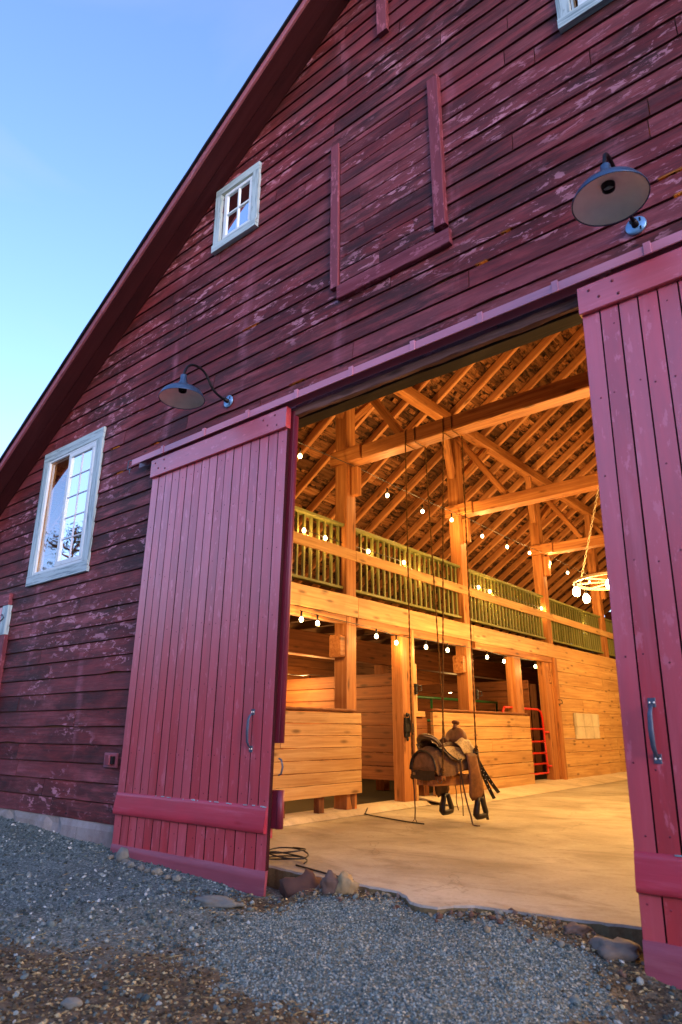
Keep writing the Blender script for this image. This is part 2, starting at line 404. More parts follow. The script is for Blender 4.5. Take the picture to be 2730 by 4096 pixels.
# ------------------------------------------------------------------ ground
def gz(x, y):
    x = max(-399, min(399, x)); z = 0
    pts = [(-400, .6), (-14, .3), (-8.4, .09), (-6.1, -.035), (-4.9, -.09), (-3.8, -.145), (-3.0, -.12), (-1.9, -.125), (-1.15, -.22), (1, -.26), (400, -.3)]
    for (a, za), (b, zb) in zip(pts, pts[1:]):
        if a <= x <= b: z = za + (zb - za) * (x - a) / (b - a); break
    far = max(0, min(1, (-y - .4) / 3)); z = z * (1 - far) + (-.17 + .012 * max(-20, min(20, -x - 3))) * far
    if -3.6 < x < -1.0: z += .075 * max(0, 1 - max(0, abs(y - .05) - .1) / .4) + .012 * noise.noise(V((x * 6, y * 6, 2)))
    z += .055 * max(0, 1 - abs(x + 1.65) / .6) * max(0, 1 - abs(y - .12) / .35)
    m = math.exp(-(((x + 2.5) / 1.0) ** 2 + ((y + .55) / .75) ** 2)); z += .035 * m
    z += .022 * noise.noise(V((x * .9, y * .9, 3))) + .012 * noise.noise(V((x * 2.6, y * 2.6, 8)))
    if y > .14: z = min(z, -.16) - min(.5, (y - .12)) * .3
    return z
def mound(x, y):
    """how much fine crushed gravel lies here, 0 to 1, with a ragged soft rim"""
    w = .16 * noise.noise(V((x * 2, y * 2, 0))) + .10 * noise.noise(V((x * 6, y * 6, 1))) + .06 * noise.noise(V((x * 17, y * 17, 3)))
    e = math.sqrt(((x + 2.42) / 1.06) ** 2 + ((y + .62) / (.97 if y < -.5 else .89)) ** 2) * (1 - w * 1.3)
    m = max(0, min(1, (1.10 - e) / .26))
    return m * max(0, min(1, (-.02 - y + .14 * noise.noise(V((x * 3, 0, 6)))) / .16))
def in_mound(x, y): return R.random() < mound(x, y)
def dirtness(x, y):
    d = 0; mw = mound(x, y)
    if mw < 1:
        # dark chips and dirt round the mound, towards the camera and along the threshold
        d = max(d, min(1, (-1.28 + .56 * (x + 3.3) - y + .35 * noise.noise(V((x * 1.6, y * 1.6, 21)))) / .8 + .4)) if x < -1.9 else d
        d = max(d, .9 - math.hypot((x + 3.75) / .5, (y + .33) / .3) * .6)
        d = max(d, .95 - math.hypot((x + 1.3) / .5, (y + .25) / .7) * .55)
        d = max(d, 1 - max(0, abs(y - .05) - .12) / .14) if -3.7 < x < -1.1 else d
        d = max(d, .9 - math.hypot((x + 2.0) / .9, (y + 1.85) / .5) * .6)
    d += .3 * noise.noise(V((x * 3.5, y * 3.5, 11)))
    return max(0, min(1, d)) * (1 - mw)
def axis(lo, hi, step, ext, grow=1.35):
    a = [lo + i * step for i in range(int(round((hi - lo) / step)) + 1)]
    s = step
    while a[-1] < ext: s *= grow; a.append(a[-1] + s)
    s = step
    while a[0] > -ext: s *= grow; a.insert(0, a[0] - s)
    return a
def build_ground():
    xs = axis(-9.5, .6, .04, 400); ys = axis(-3.2, .4, .035, 400)
    nx = len(xs); vs = [(x, y, gz(x, y)) for y in ys for x in xs]
    fs = [(j*nx+i, j*nx+i+1, (j+1)*nx+i+1, (j+1)*nx+i) for j in range(len(ys)-1) for i in range(nx-1)]
    me = bpy.data.meshes.new('ground'); me.from_pydata(vs, [], fs); me.materials.append(M_GROUND)
    a = me.attributes.new('dirt', 'FLOAT', 'POINT'); a.data.foreach_set('value', [dirtness(v[0], v[1]) for v in vs])
    me.polygons.foreach_set('use_smooth', [True] * len(fs)); me.update()
    o = bpy.data.objects.new('ground', me); COL.objects.link(o)
    tag(o, 'sloping blue-grey gravel and brown dirt ground before the red barn', 'ground', kind='structure')
build_ground()

OCT = [(1, 0, 0), (-1, 0, 0), (0, 1, 0), (0, -1, 0), (0, 0, 1), (0, 0, -1)]
OCF = [(0, 2, 4), (2, 1, 4), (1, 3, 4), (3, 0, 4), (2, 0, 5), (1, 2, 5), (3, 1, 5), (0, 3, 5)]
def _ico():
    bm = bmesh.new(); bmesh.ops.create_icosphere(bm, subdivisions=1, radius=1)
    v = [tuple(x.co) for x in bm.verts]; f = [tuple(q.index for q in p.verts) for p in bm.faces]; bm.free(); return v, f
ICV, ICF = _ico()
def scatter(name, mat, count, size, region, label, cat, shape='ico', tonef=None, flat=(.5, .9)):
    mb = MB(); V0, F0 = (ICV, ICF) if shape == 'ico' else (OCT, OCF)
    k = 0; tries = 0
    while k < count and tries < count * 40:
        tries += 1
        p = region()
        if p is None: continue
        x, y = p; s = size() ; a = R.uniform(0, 6.3); ca, sa = math.cos(a), math.sin(a)
        sx, sy, sz = s * R.uniform(.7, 1.3), s * R.uniform(.6, 1.1), s * R.uniform(*flat)
        z = gz(x, y) + sz * .35; tx, ty = R.uniform(-.35, .35), R.uniform(-.35, .35)
        vs = []
        for q in V0:
            j = R.uniform(.72, 1.18); qx, qy, qz = q[0]*sx*j, q[1]*sy*j, q[2]*sz*j
            qz += qx * tx + qy * ty
            vs.append((x + qx*ca - qy*sa, y + qx*sa + qy*ca, z + qz))
        mb.faces(vs, F0, None, tonef() if tonef else R.random(), 0, shape == 'ico' and s > .02)
        k += 1
    o = mb.build(name, mat); return tag(o, label, cat, kind='stuff')
def near_cam(xmin, xmax, ymin, ymax, p=1.0):
    def f():
        x, y = R.uniform(xmin, xmax), R.uniform(ymin, ymax)
        if y > .0 and (x < -3.6 or x > -1.2): return None
        if y > -.02 and x < -5.9: return None
        # keep to what the camera can see, with a margin
        if (y + 4.2) < -(x) * .22 - .3: return None
        return x, y
    return f
def reg_peb():
    q = near_cam(-9.3, -1.0, -2.6, .05)()
    if q is None or in_mound(*q): return None
    d = dirtness(*q)
    if R.random() < d * .75: return None
    if noise.noise(V((q[0] * 1.7, q[1] * 1.7, 5))) < -.25 and R.random() < .7: return None
    return q
def reg_mound():
    q = near_cam(-4.0, -.9, -2.1, .3)()
    return q if q and R.random() < mound(*q) ** .7 else None
def reg_dirt():
    q = near_cam(-5.2, -.9, -2.8, .12)()
    if q is None: return None
    return q if R.random() < dirtness(*q) * 1.1 else None
scatter('gravel_pebbles', M_PEB, 14000, lambda: .005 + .013 * R.random() ** 2.4 + (.018 * R.random() if R.random() < .03 else 0), reg_peb,
        'scattered pale and blue-grey pebbles over the sloping ground', 'pebbles', 'ico', lambda: R.random() ** 1.25)
scatter('crushed_gravel', M_FINE, 15000, lambda: .004 + .006 * R.random() ** 1.5, reg_mound,
        'bluish fine crushed gravel spread before the barn threshold', 'gravel', 'oct')
scatter('bark_chips', M_CHIP, 11000, lambda: .005 + .013 * R.random() ** 1.8, reg_dirt,
        'brown chips and crumbs of dirt round the gravel spread', 'dirt', 'oct', None, (.25, .6))
def straw():
    mb = MB(); k = 0
    while k < 300:
        q = near_cam(-6.5, -.9, -2.7, .2)()
        if q is None or (R.random() > .15 + .85 * dirtness(*q)): continue
        x, y = q; a = R.uniform(0, 6.3); L = R.uniform(.02, .07) * (1.6 if R.random() < .1 else 1); z = gz(x, y) + .012
        d = V((math.cos(a), math.sin(a), R.uniform(-.15, .2)))
        mb.tube([V((x, y, z)) - d * L / 2, V((x, y, z + .001)), V((x, y, z)) + d * L / 2], .0011, 4, R.random()); k += 1
    tag(mb.build('straw_litter', M_STRAW), 'short dry straws lying over the dark dirt', 'straw', kind='stuff')
straw()
def reg_rub():
    q = (R.uniform(-3.75, -1.05), R.uniform(-.28, .16)); return q if R.random() < 1 - abs(q[1] - .04) / .3 else None
scatter('threshold_rubble', M_ROCK, 300, lambda: .008 + .018 * R.random() ** 2.2, reg_rub, 'small stones and rubble lying along the broken threshold edge', 'rubble', 'ico', lambda: R.random(), (.6, 1))
def rock(x, y, r, sc, tone, label, rot=0, seed=0, lift=.12, amp=.35):
    mb = MB(); mb.blob((0, 0, 0), r, 3, amp * 1.5, 3.2, tone, 0, seed, sc, rot)
    o = mb.build('rock', M_ROCK); o.location = (x, y, gz(x, y) + r * sc[2] * lift); return tag(o, label, 'rock')
rock(-3.62, .0, .15, (1.25, .75, .75), .02, 'big dark reddish rock wedged under the threshold beside the left sliding door', .2, 1, .45)
rock(-3.36, -.03, .085, (.8, .7, .95), .2, 'upright purplish rock leaning on a tan rock under the threshold', .5, 2, .5)
rock(-3.25, .0, .1, (.9, .6, .85), 1.0, 'rounded tan rock under the threshold next to a purplish rock', -.3, 3, .45)
rock(-3.95, -.52, .11, (1.5, .6, .34), .62, 'flat grey stone lying at the outer corner of the left sliding door', .35, 4, .5)
rock(-5.52, -.26, .06, (1, .9, 1.1), .66, 'egg-shaped grey stone against the kick strip of the left door', 0, 5, .7, .2)
rock(-1.44, -.02, .10, (1.2, .8, .5), .45, 'rounded grey-tan rock half sunk beside the right sliding door', .1, 6, .3)
rock(-1.68, .06, .06, (1.2, .7, .5), .3, 'small grey rock in the rubble under the threshold near the right door', .6, 7, .4)
rock(-3.14, -2.06, .035, (1.4, 1, .6), .75, 'smooth grey cobble in the dark dirt nearest the camera', .4, 8, .5, .15)
for i in range(9):
    x = -5.7 + i * .13 + R.uniform(-.04, .04)
    rock(x, -.27 - i * .008 + R.uniform(-.03, .01), R.uniform(.02, .036), (1.2, .9, .8), R.uniform(.6, .85),
         'fist-sized pale stone in the row along the foot of the left sliding door', R.random() * 3, 20 + i, .7)
for o in [o for o in COL.objects if o.name.startswith('rock') and 'fist-sized' in o['label']]: o['group'] = 'pale stones along the door foot'

# ------------------------------------------------------------------ barn floor
def build_floor():
    front = [(-6.2, .2), (-4.6, .2), (-4.17, .17), (-3.83, .12), (-3.52, .09), (-3.3, .09), (-3.11, .085), (-2.95, .085), (-2.86, .07), (-2.76, .0), (-2.66, -.1), (-2.56, -.13), (-2.45, -.12), (-2.4, -.02), (-2.3, .07), (-2.1, .09), (-1.99, .11), (-1.77, .14), (-1.39, .22), (-.6, .24), (.7, .2)]
    pts = []
    for (a, b), (c, d) in zip(front, front[1:]):
        n = max(1, int((c - a) / .035))
        for i in range(n):
            t = i / n; x = a + (c - a) * t; y = b + (d - b) * t
            pts.append((x, y + .012 * noise.noise(V((x * 14, 0, 2))) + .006 * noise.noise(V((x * 50, 0, 4)))))
    pts.append(front[-1])
    mb = MB()
    for (a, b), (c, d) in zip(pts, pts[1:]):
        mb.poly([(a, b + .012, 0), (c, d + .012, 0), (c, .9, 0), (a, .9, 0)])
        mb.poly([(a, b, -.012 - .006 * noise.noise(V((a * 30, 1, 1)))), (c, d, -.012 - .006 * noise.noise(V((c * 30, 1, 1)))), (c, d + .012, 0), (a, b + .012, 0)])
        mb.poly([(a, b + .02 + .02 * noise.noise(V((a * 9, 7, 1))), -.2), (c, d + .02 + .02 * noise.noise(V((c * 9, 7, 1))), -.2), (c, d, -.012 - .006 * noise.noise(V((c * 30, 1, 1)))), (a, b, -.012 - .006 * noise.noise(V((a * 30, 1, 1))))], None, .6, 1)
    mb.poly([(-6.2, .9, 0), (.7, .9, 0), (.7, 3.03, 0), (-6.2, 3.03, 0)])
    mb.poly([(-6.2, 3.045, -.002), (.7, 3.045, -.002), (.7, YB, -.002), (-6.2, YB, -.002)])
    mb.poly([(-6.2, 3.03, 0), (.7, 3.03, 0), (.7, 3.045, -.03), (-6.2, 3.045, -.03)])
    mb.poly([(XL, .2, -.01), (-6.2, .2, -.01), (-6.2, YB, -.01), (XL, YB, -.01)], None, .0, 1)
    mb.poly([(.7, .2, -.01), (XR, .2, -.01), (XR, YB, -.01), (.7, YB, -.01)])
    tag(mb.build('floor', [M_CONC, M_CHIP]), 'worn concrete floor of the barn aisle with a broken front edge', 'floor', kind='structure')
    mb = MB(); rows = []
    for k in range(60):
        y = 4.95 + k * .27
        j = .04 * noise.noise(V((0, y * 1.5, 3)))
        rows.append([(-5.24 + j, y, .003), (-5.45 + j * .6, y, .03), (-5.86, y, .085 + .4 * j), (-6.15, y, .09)])
    mb.grid(rows)
    mb.poly([rows[0][i] for i in (3, 2, 1, 0)] )
    tag(mb.build('kerb_ramp', M_CURB), 'sloping pale concrete apron along the foot of the stalls', 'kerb', kind='structure')
    mb = MB(); rows = []
    for k in range(20):
        y = 1.3 + k * .19; j = .02 * noise.noise(V((0, y * 3, 3)))
        rows.append([(-5.66 + j, y, .003), (-5.74 + j, y, .05), (-6.15, y, .055)])
    mb.grid(rows)
    tag(mb.build('stall_sill', M_CURB), 'low worn sill under the nearest stall front', 'kerb', kind='structure')
build_floor()

# ------------------------------------------------------------------ the barn
BARN = thing('barn', 'big weathered red timber barn with an open sliding door and lit interior', 'barn')
DOOR_O = (-4.98, -.55, -.2, 3.76)
WIN_O = [(-8.36, -7.19, 2.89, 4.45), (-5.06, -4.54, 6.26, 6.94), (-.99, -.47, 6.22, 6.94)]
def build_wall():
    mb = MB(); row = .1765; z = .155; k = 0; r2 = random.Random(3)
    leaks = {}
    for q in ((-5.2, 3.77), (-5.5, 3.8), (-6.05, 4.1), (-6.75, 4.0), (-6.9, 4.35), (-4.1, 4.45), (-3.3, 5.0), (-6.5, 4.6), (-1.95, 4.55), (-1.72, 4.62), (-.62, 4.4), (-.55, 4.25), (-4.6, 5.0), (-2.85, 5.3), (-3.9, 4.1), (-7.0, 3.6)):
        leaks.setdefault(int((q[1] - .155) / row), []).append((q[0], q[0] + r2.uniform(.05, .26)))
    while z < 8.75:
        z1 = z + row + r2.uniform(-.004, .004)
        xl = max(XL, (z - 10.568) / .686 - .02); xr = min(XR, 2 * CX - xl)
        ops = [o for o in [DOOR_O] + WIN_O if o[2] < z1 - .001 and o[3] > z + .001]
        cuts = {xl, xr}
        for o in ops:
            for e in o[:2]:
                if xl < e < xr: cuts.add(e)
        x = xl + r2.uniform(.5, 3.5)
        joints = set()
        while x < xr: joints.add(x); x += r2.uniform(2.2, 5.0)
        for a, b in leaks.get(k, []): cuts.add(a); cuts.add(b)
        cs = sorted(cuts | joints); tone = r2.random(); off = r2.uniform(0, 90)
        for a, b in zip(cs, cs[1:]):
            if a in joints: tone = min(1, max(0, r2.gauss(.5, .22))); off = r2.uniform(0, 90)
            if b - a < .01: continue
            lo, hi = z, z1; skip = False; mid = (a + b) / 2
            leak = any(p <= mid <= q for p, q in leaks.get(k, []))
            for o in ops:
                if o[0] <= mid <= o[1]:
                    if o[2] <= lo + .001 and o[3] >= hi - .001: skip = True
                    elif o[2] > lo: hi = o[2]
                    else: lo = o[3]
            if skip or hi - lo < .01: continue
            n = max(1, int((b - a) / .22)); A = a + (.0035 if a in joints else 0); B = b - (.0035 if b in joints else 0)
            g0 = .0105 if not leak else .019
            fr = []; 
            for i in range(n + 1):
                x = A + (B - A) * i / n
                w = .0035 * noise.noise(V((x * 1.7, z * 7, off))) ; w2 = .004 * noise.noise(V((x * 3.1, z * 5, 9)))
                chip = 0
                if noise.noise(V((x * 2.3, z * 11, 40))) > .52: chip = .012
                fr.append((x, lo + (g0 if lo == z else 0) + w2 + chip, hi + w2 * .4, w))
            yb = -.030; yt = -.016
            for (x0, l0, h0, w0), (x1, l1, h1, w1) in zip(fr, fr[1:]):
                P = lambda x, yy, zz: (x, yy, zz)
                gg = lambda x, zz, d=0: (x + off, d, zz - z + off * 1.3 + k * .7)
                mb.faces([P(x0, yb - w0, l0), P(x1, yb - w1, l1), P(x1, yt - w1 * .4, h1), P(x0, yt - w0 * .4, h0),
                          P(x0, -.012, l0 + .002), P(x1, -.012, l1 + .002), P(x1, -.008, h1), P(x0, -.008, h0)],
                         [(0, 1, 2, 3), (4, 5, 1, 0), (3, 2, 6, 7)],
                         [gg(x0, l0), gg(x1, l1), gg(x1, h1), gg(x0, h0), gg(x0, l0, 1), gg(x1, l1, 1), gg(x1, h1, 1), gg(x0, h0, 1)], tone)
            for (x, l, h, w), sgn in ((fr[0], 1), (fr[-1], -1)):
                q = [(x, yb - w, l), (x, yt, h), (x, -.006, h), (x, -.006, l)]
                mb.poly(q if sgn > 0 else q[::-1], [(off, 0, p[2]) for p in q], .1)
        # dark board behind the joint below this row, left out where light leaks through
        segs = [(xl, xr)]
        for o in ops: segs = [s for a, b in segs for s in ((a, min(b, o[0])), (max(a, o[1]), b)) if s[1] - s[0] > .01]
        for lk in leaks.get(k, []): segs = [s for a, b in segs for s in ((a, min(b, lk[0])), (max(a, lk[1]), b)) if s[1] - s[0] > .01]
        for a, b in segs:
            mb.box((a, -.004, z - .05), (b, .014, z + .06), 0, .0, 1, .001)
        z = z1; k += 1
    # inner lining and studs
    inner = MB()
    zz = .16
    mb.build('wall', [M_SIDE, M_DARKW], BARN)
    st = MB()
    x = XL + .2
    while x < XR - .1:
        lo = .1; hi = min(8.6, zs(x) - .05)
        if not (DOOR_O[0] - .05 < x < DOOR_O[1] + .05):
            segs = [(lo, hi)]
        else: segs = [(3.95, hi)]
        for o in WIN_O:
            if o[0] - .06 < x < o[1] + .06: segs = [s for a, b in segs for s in ((a, o[2] - .02), (o[3] + .02, b)) if s[1] > s[0]]
        for a, b in segs: st.box((x - .05, .03, a), (x + .05, .16, b), 2, None, 0)
        x += 1.22
    st.build('wall_studs', M_DARKW, BARN)
build_wall()
def build_shell():
    for x0, x1 in ((XL, -4.98), (-.55, XR)):
        mb = MB(); n = int((x1 - x0) / .12); rows = []
        for i in range(n + 1):
            x = x0 + (x1 - x0) * i / n; w = .012 * noise.noise(V((x * 2, 0, 5))) + .006 * noise.noise(V((x * 9, 0, 5)))
            c = .03 if noise.noise(V((x * 3.3, 2, 9))) > .35 else 0
            rows.append([(x, .02, .165), (x, -.02 + w, .163), (x, -.045 + w + c, .1), (x, -.05 + w + c * .5, .0), (x, -.06 + w, -.4)])
        mb.grid(rows, smooth=False)
        mb.build('foundation', M_FOUND, BARN)
    # side and rear walls
    for sx, nm in ((XL, 'side_wall'), (XR, 'side_wall')):
        mb = MB(); z = -.1
        while z < zs(sx) - .0:
            mb.box((sx - .02, .0, z), (sx + .02, YB, min(z + .17, zs(sx) + .03)), 1); z += .176
        mb.box((sx - .05, .0, -.1), (sx - .03, YB, zs(sx) + .05), 1, .8); mb.build(nm, M_OLD, BARN)
    mb = MB(); z = -.1
    while z < 8.7:
        xl = max(XL, (z - 10.568) / .686); mb.box((xl, YB - .02, z), (2 * CX - xl, YB + .02, z + .172), 0); z += .176
    mb.build('rear_wall', M_OLD, BARN)
    # roof: sheathing boards, shake undersides, covering, soffit and rake boards
    sl = V((1, 0, .686)).normalized(); nr = V((-.686, 0, 1)).normalized()
    roof = None
    for side in (1, -1):
        mir = lambda p: V((p[0] if side == 1 else 2 * CX - p[0], p[1], p[2]))
        e = V((XL - .55, 0, zs(XL - .55))); Ltot = (V((CX, 0, zs(CX))) - e).length
        mb = MB(); r2 = random.Random(11 + side); s = .1
        while s < Ltot:
            w = r2.uniform(.13, .2); y = .1
            while y < YB:
                L = r2.uniform(2.4, 4.5); c = e + sl * (s + w / 2) + nr * .125
                a = mir(c + V((0, y, 0))); b = mir(c + V((0, min(YB, y + L) - .01, 0)))
                n = nr if side == 1 else V((.686, 0, 1)).normalized()
                mb.beam(a, b, w, .022, n, r2.random(), 0, .003, .004, 6); y += L
            s += w + r2.uniform(.05, .11)
        rf = mb.build('roof', M_SHAKE, BARN)
        mb = MB(); s = .0; k = 0
        while s < Ltot and side == 1:      # curled shake butts seen between the sheathing boards
            y = 0.2
            while y < 17:
                w = r2.uniform(.1, .3)
                if r2.random() < .9:
                    c = e + sl * s + nr * (.145 + r2.uniform(0, .02)); d = r2.uniform(.012, .05)
                    q = [c + V((0, y, 0)) - nr * d, c + V((0, y + w, 0)) - nr * (d * r2.uniform(.4, 1)), c + V((0, y + w, 0)) + sl * .2, c + V((0, y, 0)) + sl * .2]
                    mb.poly([mir(p) for p in q], [(p.y * 3 + k, p.x, s) for p in q], r2.random()); k += 1
                y += w + .008
            s += .19
        if side == 1: mb.build('shakes', M_SHAKE, rf)
        mb = MB(); a = e + nr * .19; b = e + sl * (Ltot + .12) + nr * .19
        q = [a + V((0, .04, 0)), b + V((0, .04, 0)), b + V((0, YB + .3, 0)), a + V((0, YB + .3, 0))]
        q2 = [p + nr * .025 for p in q]
        vs = [mir(p) for p in q + q2]
        mb.faces(vs, [(0, 1, 2, 3), (7, 6, 5, 4), (0, 4, 5, 1), (1, 5, 6, 2), (2, 6, 7, 3), (3, 7, 4, 0)], None, .8)
        c = e + nr * .10
        mb.beam(mir(c + V((0, -.18, 0))), mir(c + sl * (Ltot + .1) + V((0, -.18, 0))), .41, .03, nr if side == 1 else V((.686, 0, 1)).normalized(), .8)
        mb.build('roof_covering', M_DARKW, rf)
        mb = MB()
        for j in range(2):
            c = e + nr * .012 + V((0, -.115 - j * .178, 0)); n = nr if side == 1 else V((.686, 0, 1)).normalized()
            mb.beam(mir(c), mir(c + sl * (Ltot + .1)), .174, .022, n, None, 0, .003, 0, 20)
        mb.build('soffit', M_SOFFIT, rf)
        mb = MB(); c = e + nr * .045 + V((0, -.395, 0)); seg = 4; r2.seed(5)
        for j in range(seg):
            p = c + sl * (Ltot + .1) * j / seg; q = c + sl * ((Ltot + .1) * (j + 1) / seg - .004)
            mb.beam(mir(p), mir(q), .03, .075, nr if side == 1 else V((.686, 0, 1)).normalized(), r2.random(), 0, .004, .0015, 14)
        mb.build('fascia', M_FASCIA, rf)
        mb = MB(); c = e + nr * .098 + V((0, -.405, 0)); n = nr if side == 1 else V((.686, 0, 1)).normalized()
        mb.beam(mir(c), mir(c + sl * (Ltot + .1)), .07, .03, n, .9, 0, .004, .002, 60)
        mb.build('drip_edge', M_IRON, rf)
build_shell()

# windows
def casing(name, x0, x1, z0, z1, w, y=-.05, mat=None, sill=0):
    """flat boards round an opening, the head running over the sides"""
    mb = MB()
    mb.box((x0 - w, y, z1), (x1 + w, -.018, z1 + w), 0, None, 0, .004, 6, .0015)
    mb.box((x0 - w, y - .002, z0 - .001), (x0, -.018, z1 - .003), 2, None, 0, .004, 6, .0015)
    mb.box((x1, y - .002, z0 - .001), (x1 + w, -.018, z1 - .003), 2, None, 0, .004, 6, .0015)
    mb.box((x0 - w, y - .004 - sill, z0 - w), (x1 + w, -.018, z0 - .003), 0, None, 0, .004, 6, .0015)
    return mb.build(name, mat or M_TRIM, BARN)
def frame_rect(mb, x0, x1, z0, z1, w, y0, y1):
    mb.box((x0, y0, z1 - w), (x1, y1, z1), 0); mb.box((x0, y0, z0), (x1, y1, z0 + w), 0)
    mb.box((x0, y0, z0 + w), (x0 + w, y1, z1 - w), 2); mb.box((x1 - w, y0, z0 + w), (x1, y1, z1 - w), 2)
def big_window():
    x0, x1, z0, z1 = WIN_O[0]
    w = casing('window', x0, x1, z0, z1, .135)
    mb = MB(); frame_rect(mb, x0, x1, z0, z1, .03, -.042, -.012)
    mb.build('frame', M_SASH, w)
    mb = MB(); s0, s1 = -7.83, -7.225
    frame_rect(mb, s0, s1, z0 + .03, z1 - .03, .06, -.045, .0)
    s = mb.build('sash', M_SASH, w)
    mb = MB(); mb.box((s0 + .05, -.024, z0 + .08), (s1 - .05, -.019, z1 - .08)); mb.build('pane', M_GLASS, s)
    mb = MB(); ix0, ix1, iz0, iz1 = s0 + .06, s1 - .06, z0 + .09, z1 - .09
    mb.box(((ix0 + ix1) / 2 - .008, -.034, iz0), ((ix0 + ix1) / 2 + .008, -.0245, iz1), 2)
    for k in range(1, 5): mb.box((ix0, -.033, iz0 + (iz1 - iz0) * k / 5 - .008), (ix1, -.025, iz0 + (iz1 - iz0) * k / 5 + .008), 0)
    mb.build('muntins', M_MUNT, s)
    mb = MB(); mb.box((x0 - .02, .1, z0 - .05), (x1 + .02, .35, z0), 0); mb.box((x0 - .06, -.008, z0), (x0 + .025, .06, z1), 2); mb.box((x1, .12, z0), (x1 + .06, .35, z1), 2); mb.box((x0 - .06, .1, z1), (x1 + .06, .35, z1 + .05), 0)
    mb.build('jamb', M_BOARD, w)
    mb = MB(); mb.box((x0 + .03, -.006, z0 + .03), (s0, -.002, z1 - .03)); mb.build('pane', mat_glass('clear_pane', .03, 1.45, .35), w)
big_window()
def small_window(o, label):
    x0, x1, z0, z1 = o
    w = casing('window', x0, x1, z0, z1, .1, -.06, None, .012); w['label'] = label
    mb = MB(); frame_rect(mb, x0 + .06, x1 - .005, z0 + .01, z1 - .03, .045, -.052, -.012)
    cx, cz = (x0 + x1) / 2 + .03, (z0 + z1) / 2
    mb.box((cx - .013, -.050, z0 + .05), (cx + .013, -.014, z1 - .07), 2); mb.box((x0 + .1, -.049, cz - .013), (x1 - .04, -.015, cz + .013), 0)
    mb.box((x0, -.015, z0), (x0 + .02, .06, z1), 2); mb.box((x0, -.02, z1 - .02), (x1, .06, z1), 0)
    s = mb.build('sash', M_SASH, w)
    mb = MB(); mb.box((x0 + .09, -.036, z0 + .04), (x1 - .03, -.032, z1 - .06)); mb.build('pane', M_GLASS2, s)
small_window(WIN_O[1], 'small four-pane window below the roof slope'); small_window(WIN_O[2], 'high four-pane window right of the hay hatch')
# hay hatches
def hatch():
    mb = MB(); mb.box((-3.28, -.036, 4.86), (-2.27, -.03, 6.45), 0, .2)
    z = 4.87; r2 = random.Random(9)
    while z < 6.42:
        h = r2.uniform(.125, .15); xm = r2.uniform(-3.1, -2.4)
        for a, b in ((-3.275, xm), (xm + .004, -2.275)) if r2.random() < .3 else ((-3.275, -2.275),):
            mb.box((a, -.05, z), (b, -.036, min(6.44, z + h - .009)), 0, r2.random(), 0, .003, 8, .0015)
        z += h
    h = mb.build('hay_hatch', M_SIDE, BARN)
    mb = MB(); mb.box((-2.265, -.078, 4.90), (-2.155, -.02, 6.50), 2, .4, 0, .006, 8, .002); mb.build('trim', M_HTRIM, h)
    mb = MB(); mb.box((-3.385, -.07, 4.84), (-3.285, -.02, 6.50), 2, .7, 0, .006, 8, .002); mb.build('trim', M_HTRIM, h)
    mb = MB(); mb.box((-3.30, -.072, 4.70), (-2.13, -.02, 4.845), 0, .2, 0, .006, 8, .003); mb.build('trim', M_HTRIM, h)
    mb = MB(); mb.box((-3.38, -.055, 6.45), (-2.2, -.02, 6.58), 0, .1, 0, .006, 8, .002); mb.build('trim', M_SIDE, h)
    mb = MB(); mb.box((-2.80, -.07, 7.53), (-2.68, -.02, 8.3), 2, .7, 0, .006, 6, .002); mb.build('upper_trim', M_HTRIM, h)
hatch()
# part of a side door at the left edge of the picture
def side_door():
    mb = MB(); z0 = .15
    mb.box((-9.0, -.075, z0), (-8.815, -.02, 2.18), 2, .4, 0, .006, 6, .002)
    d = mb.build('side_door', M_HTRIM, BARN)
    mb = MB(); mb.box((-8.995, -.078, 2.183), (-8.835, -.02, 2.56), 2, .4, 0); mb.build('patch_board', M_TRIM, d)
    mb = MB(); mb.box((-10.2, -.07, 2.57), (-8.87, -.02, 2.72), 0, .8, 0); mb.build('head_board', M_HTRIM, d)
    mb = MB()
    for k in range(8): mb.box((-10.15 + k * .14, -.06, .16), (-10.15 + k * .14 + .135, -.03, 2.55), 2, None, 0)
    mb.build('leaf', M_DOOR, d)
    mb = MB(); mb.tube([(-8.99, -.085, 2.44), (-8.92, -.1, 2.44), (-8.9, -.085, 2.4), (-8.98, -.085, 2.36)], .008, 6); mb.build('hinge', M_STEEL, d)
side_door()

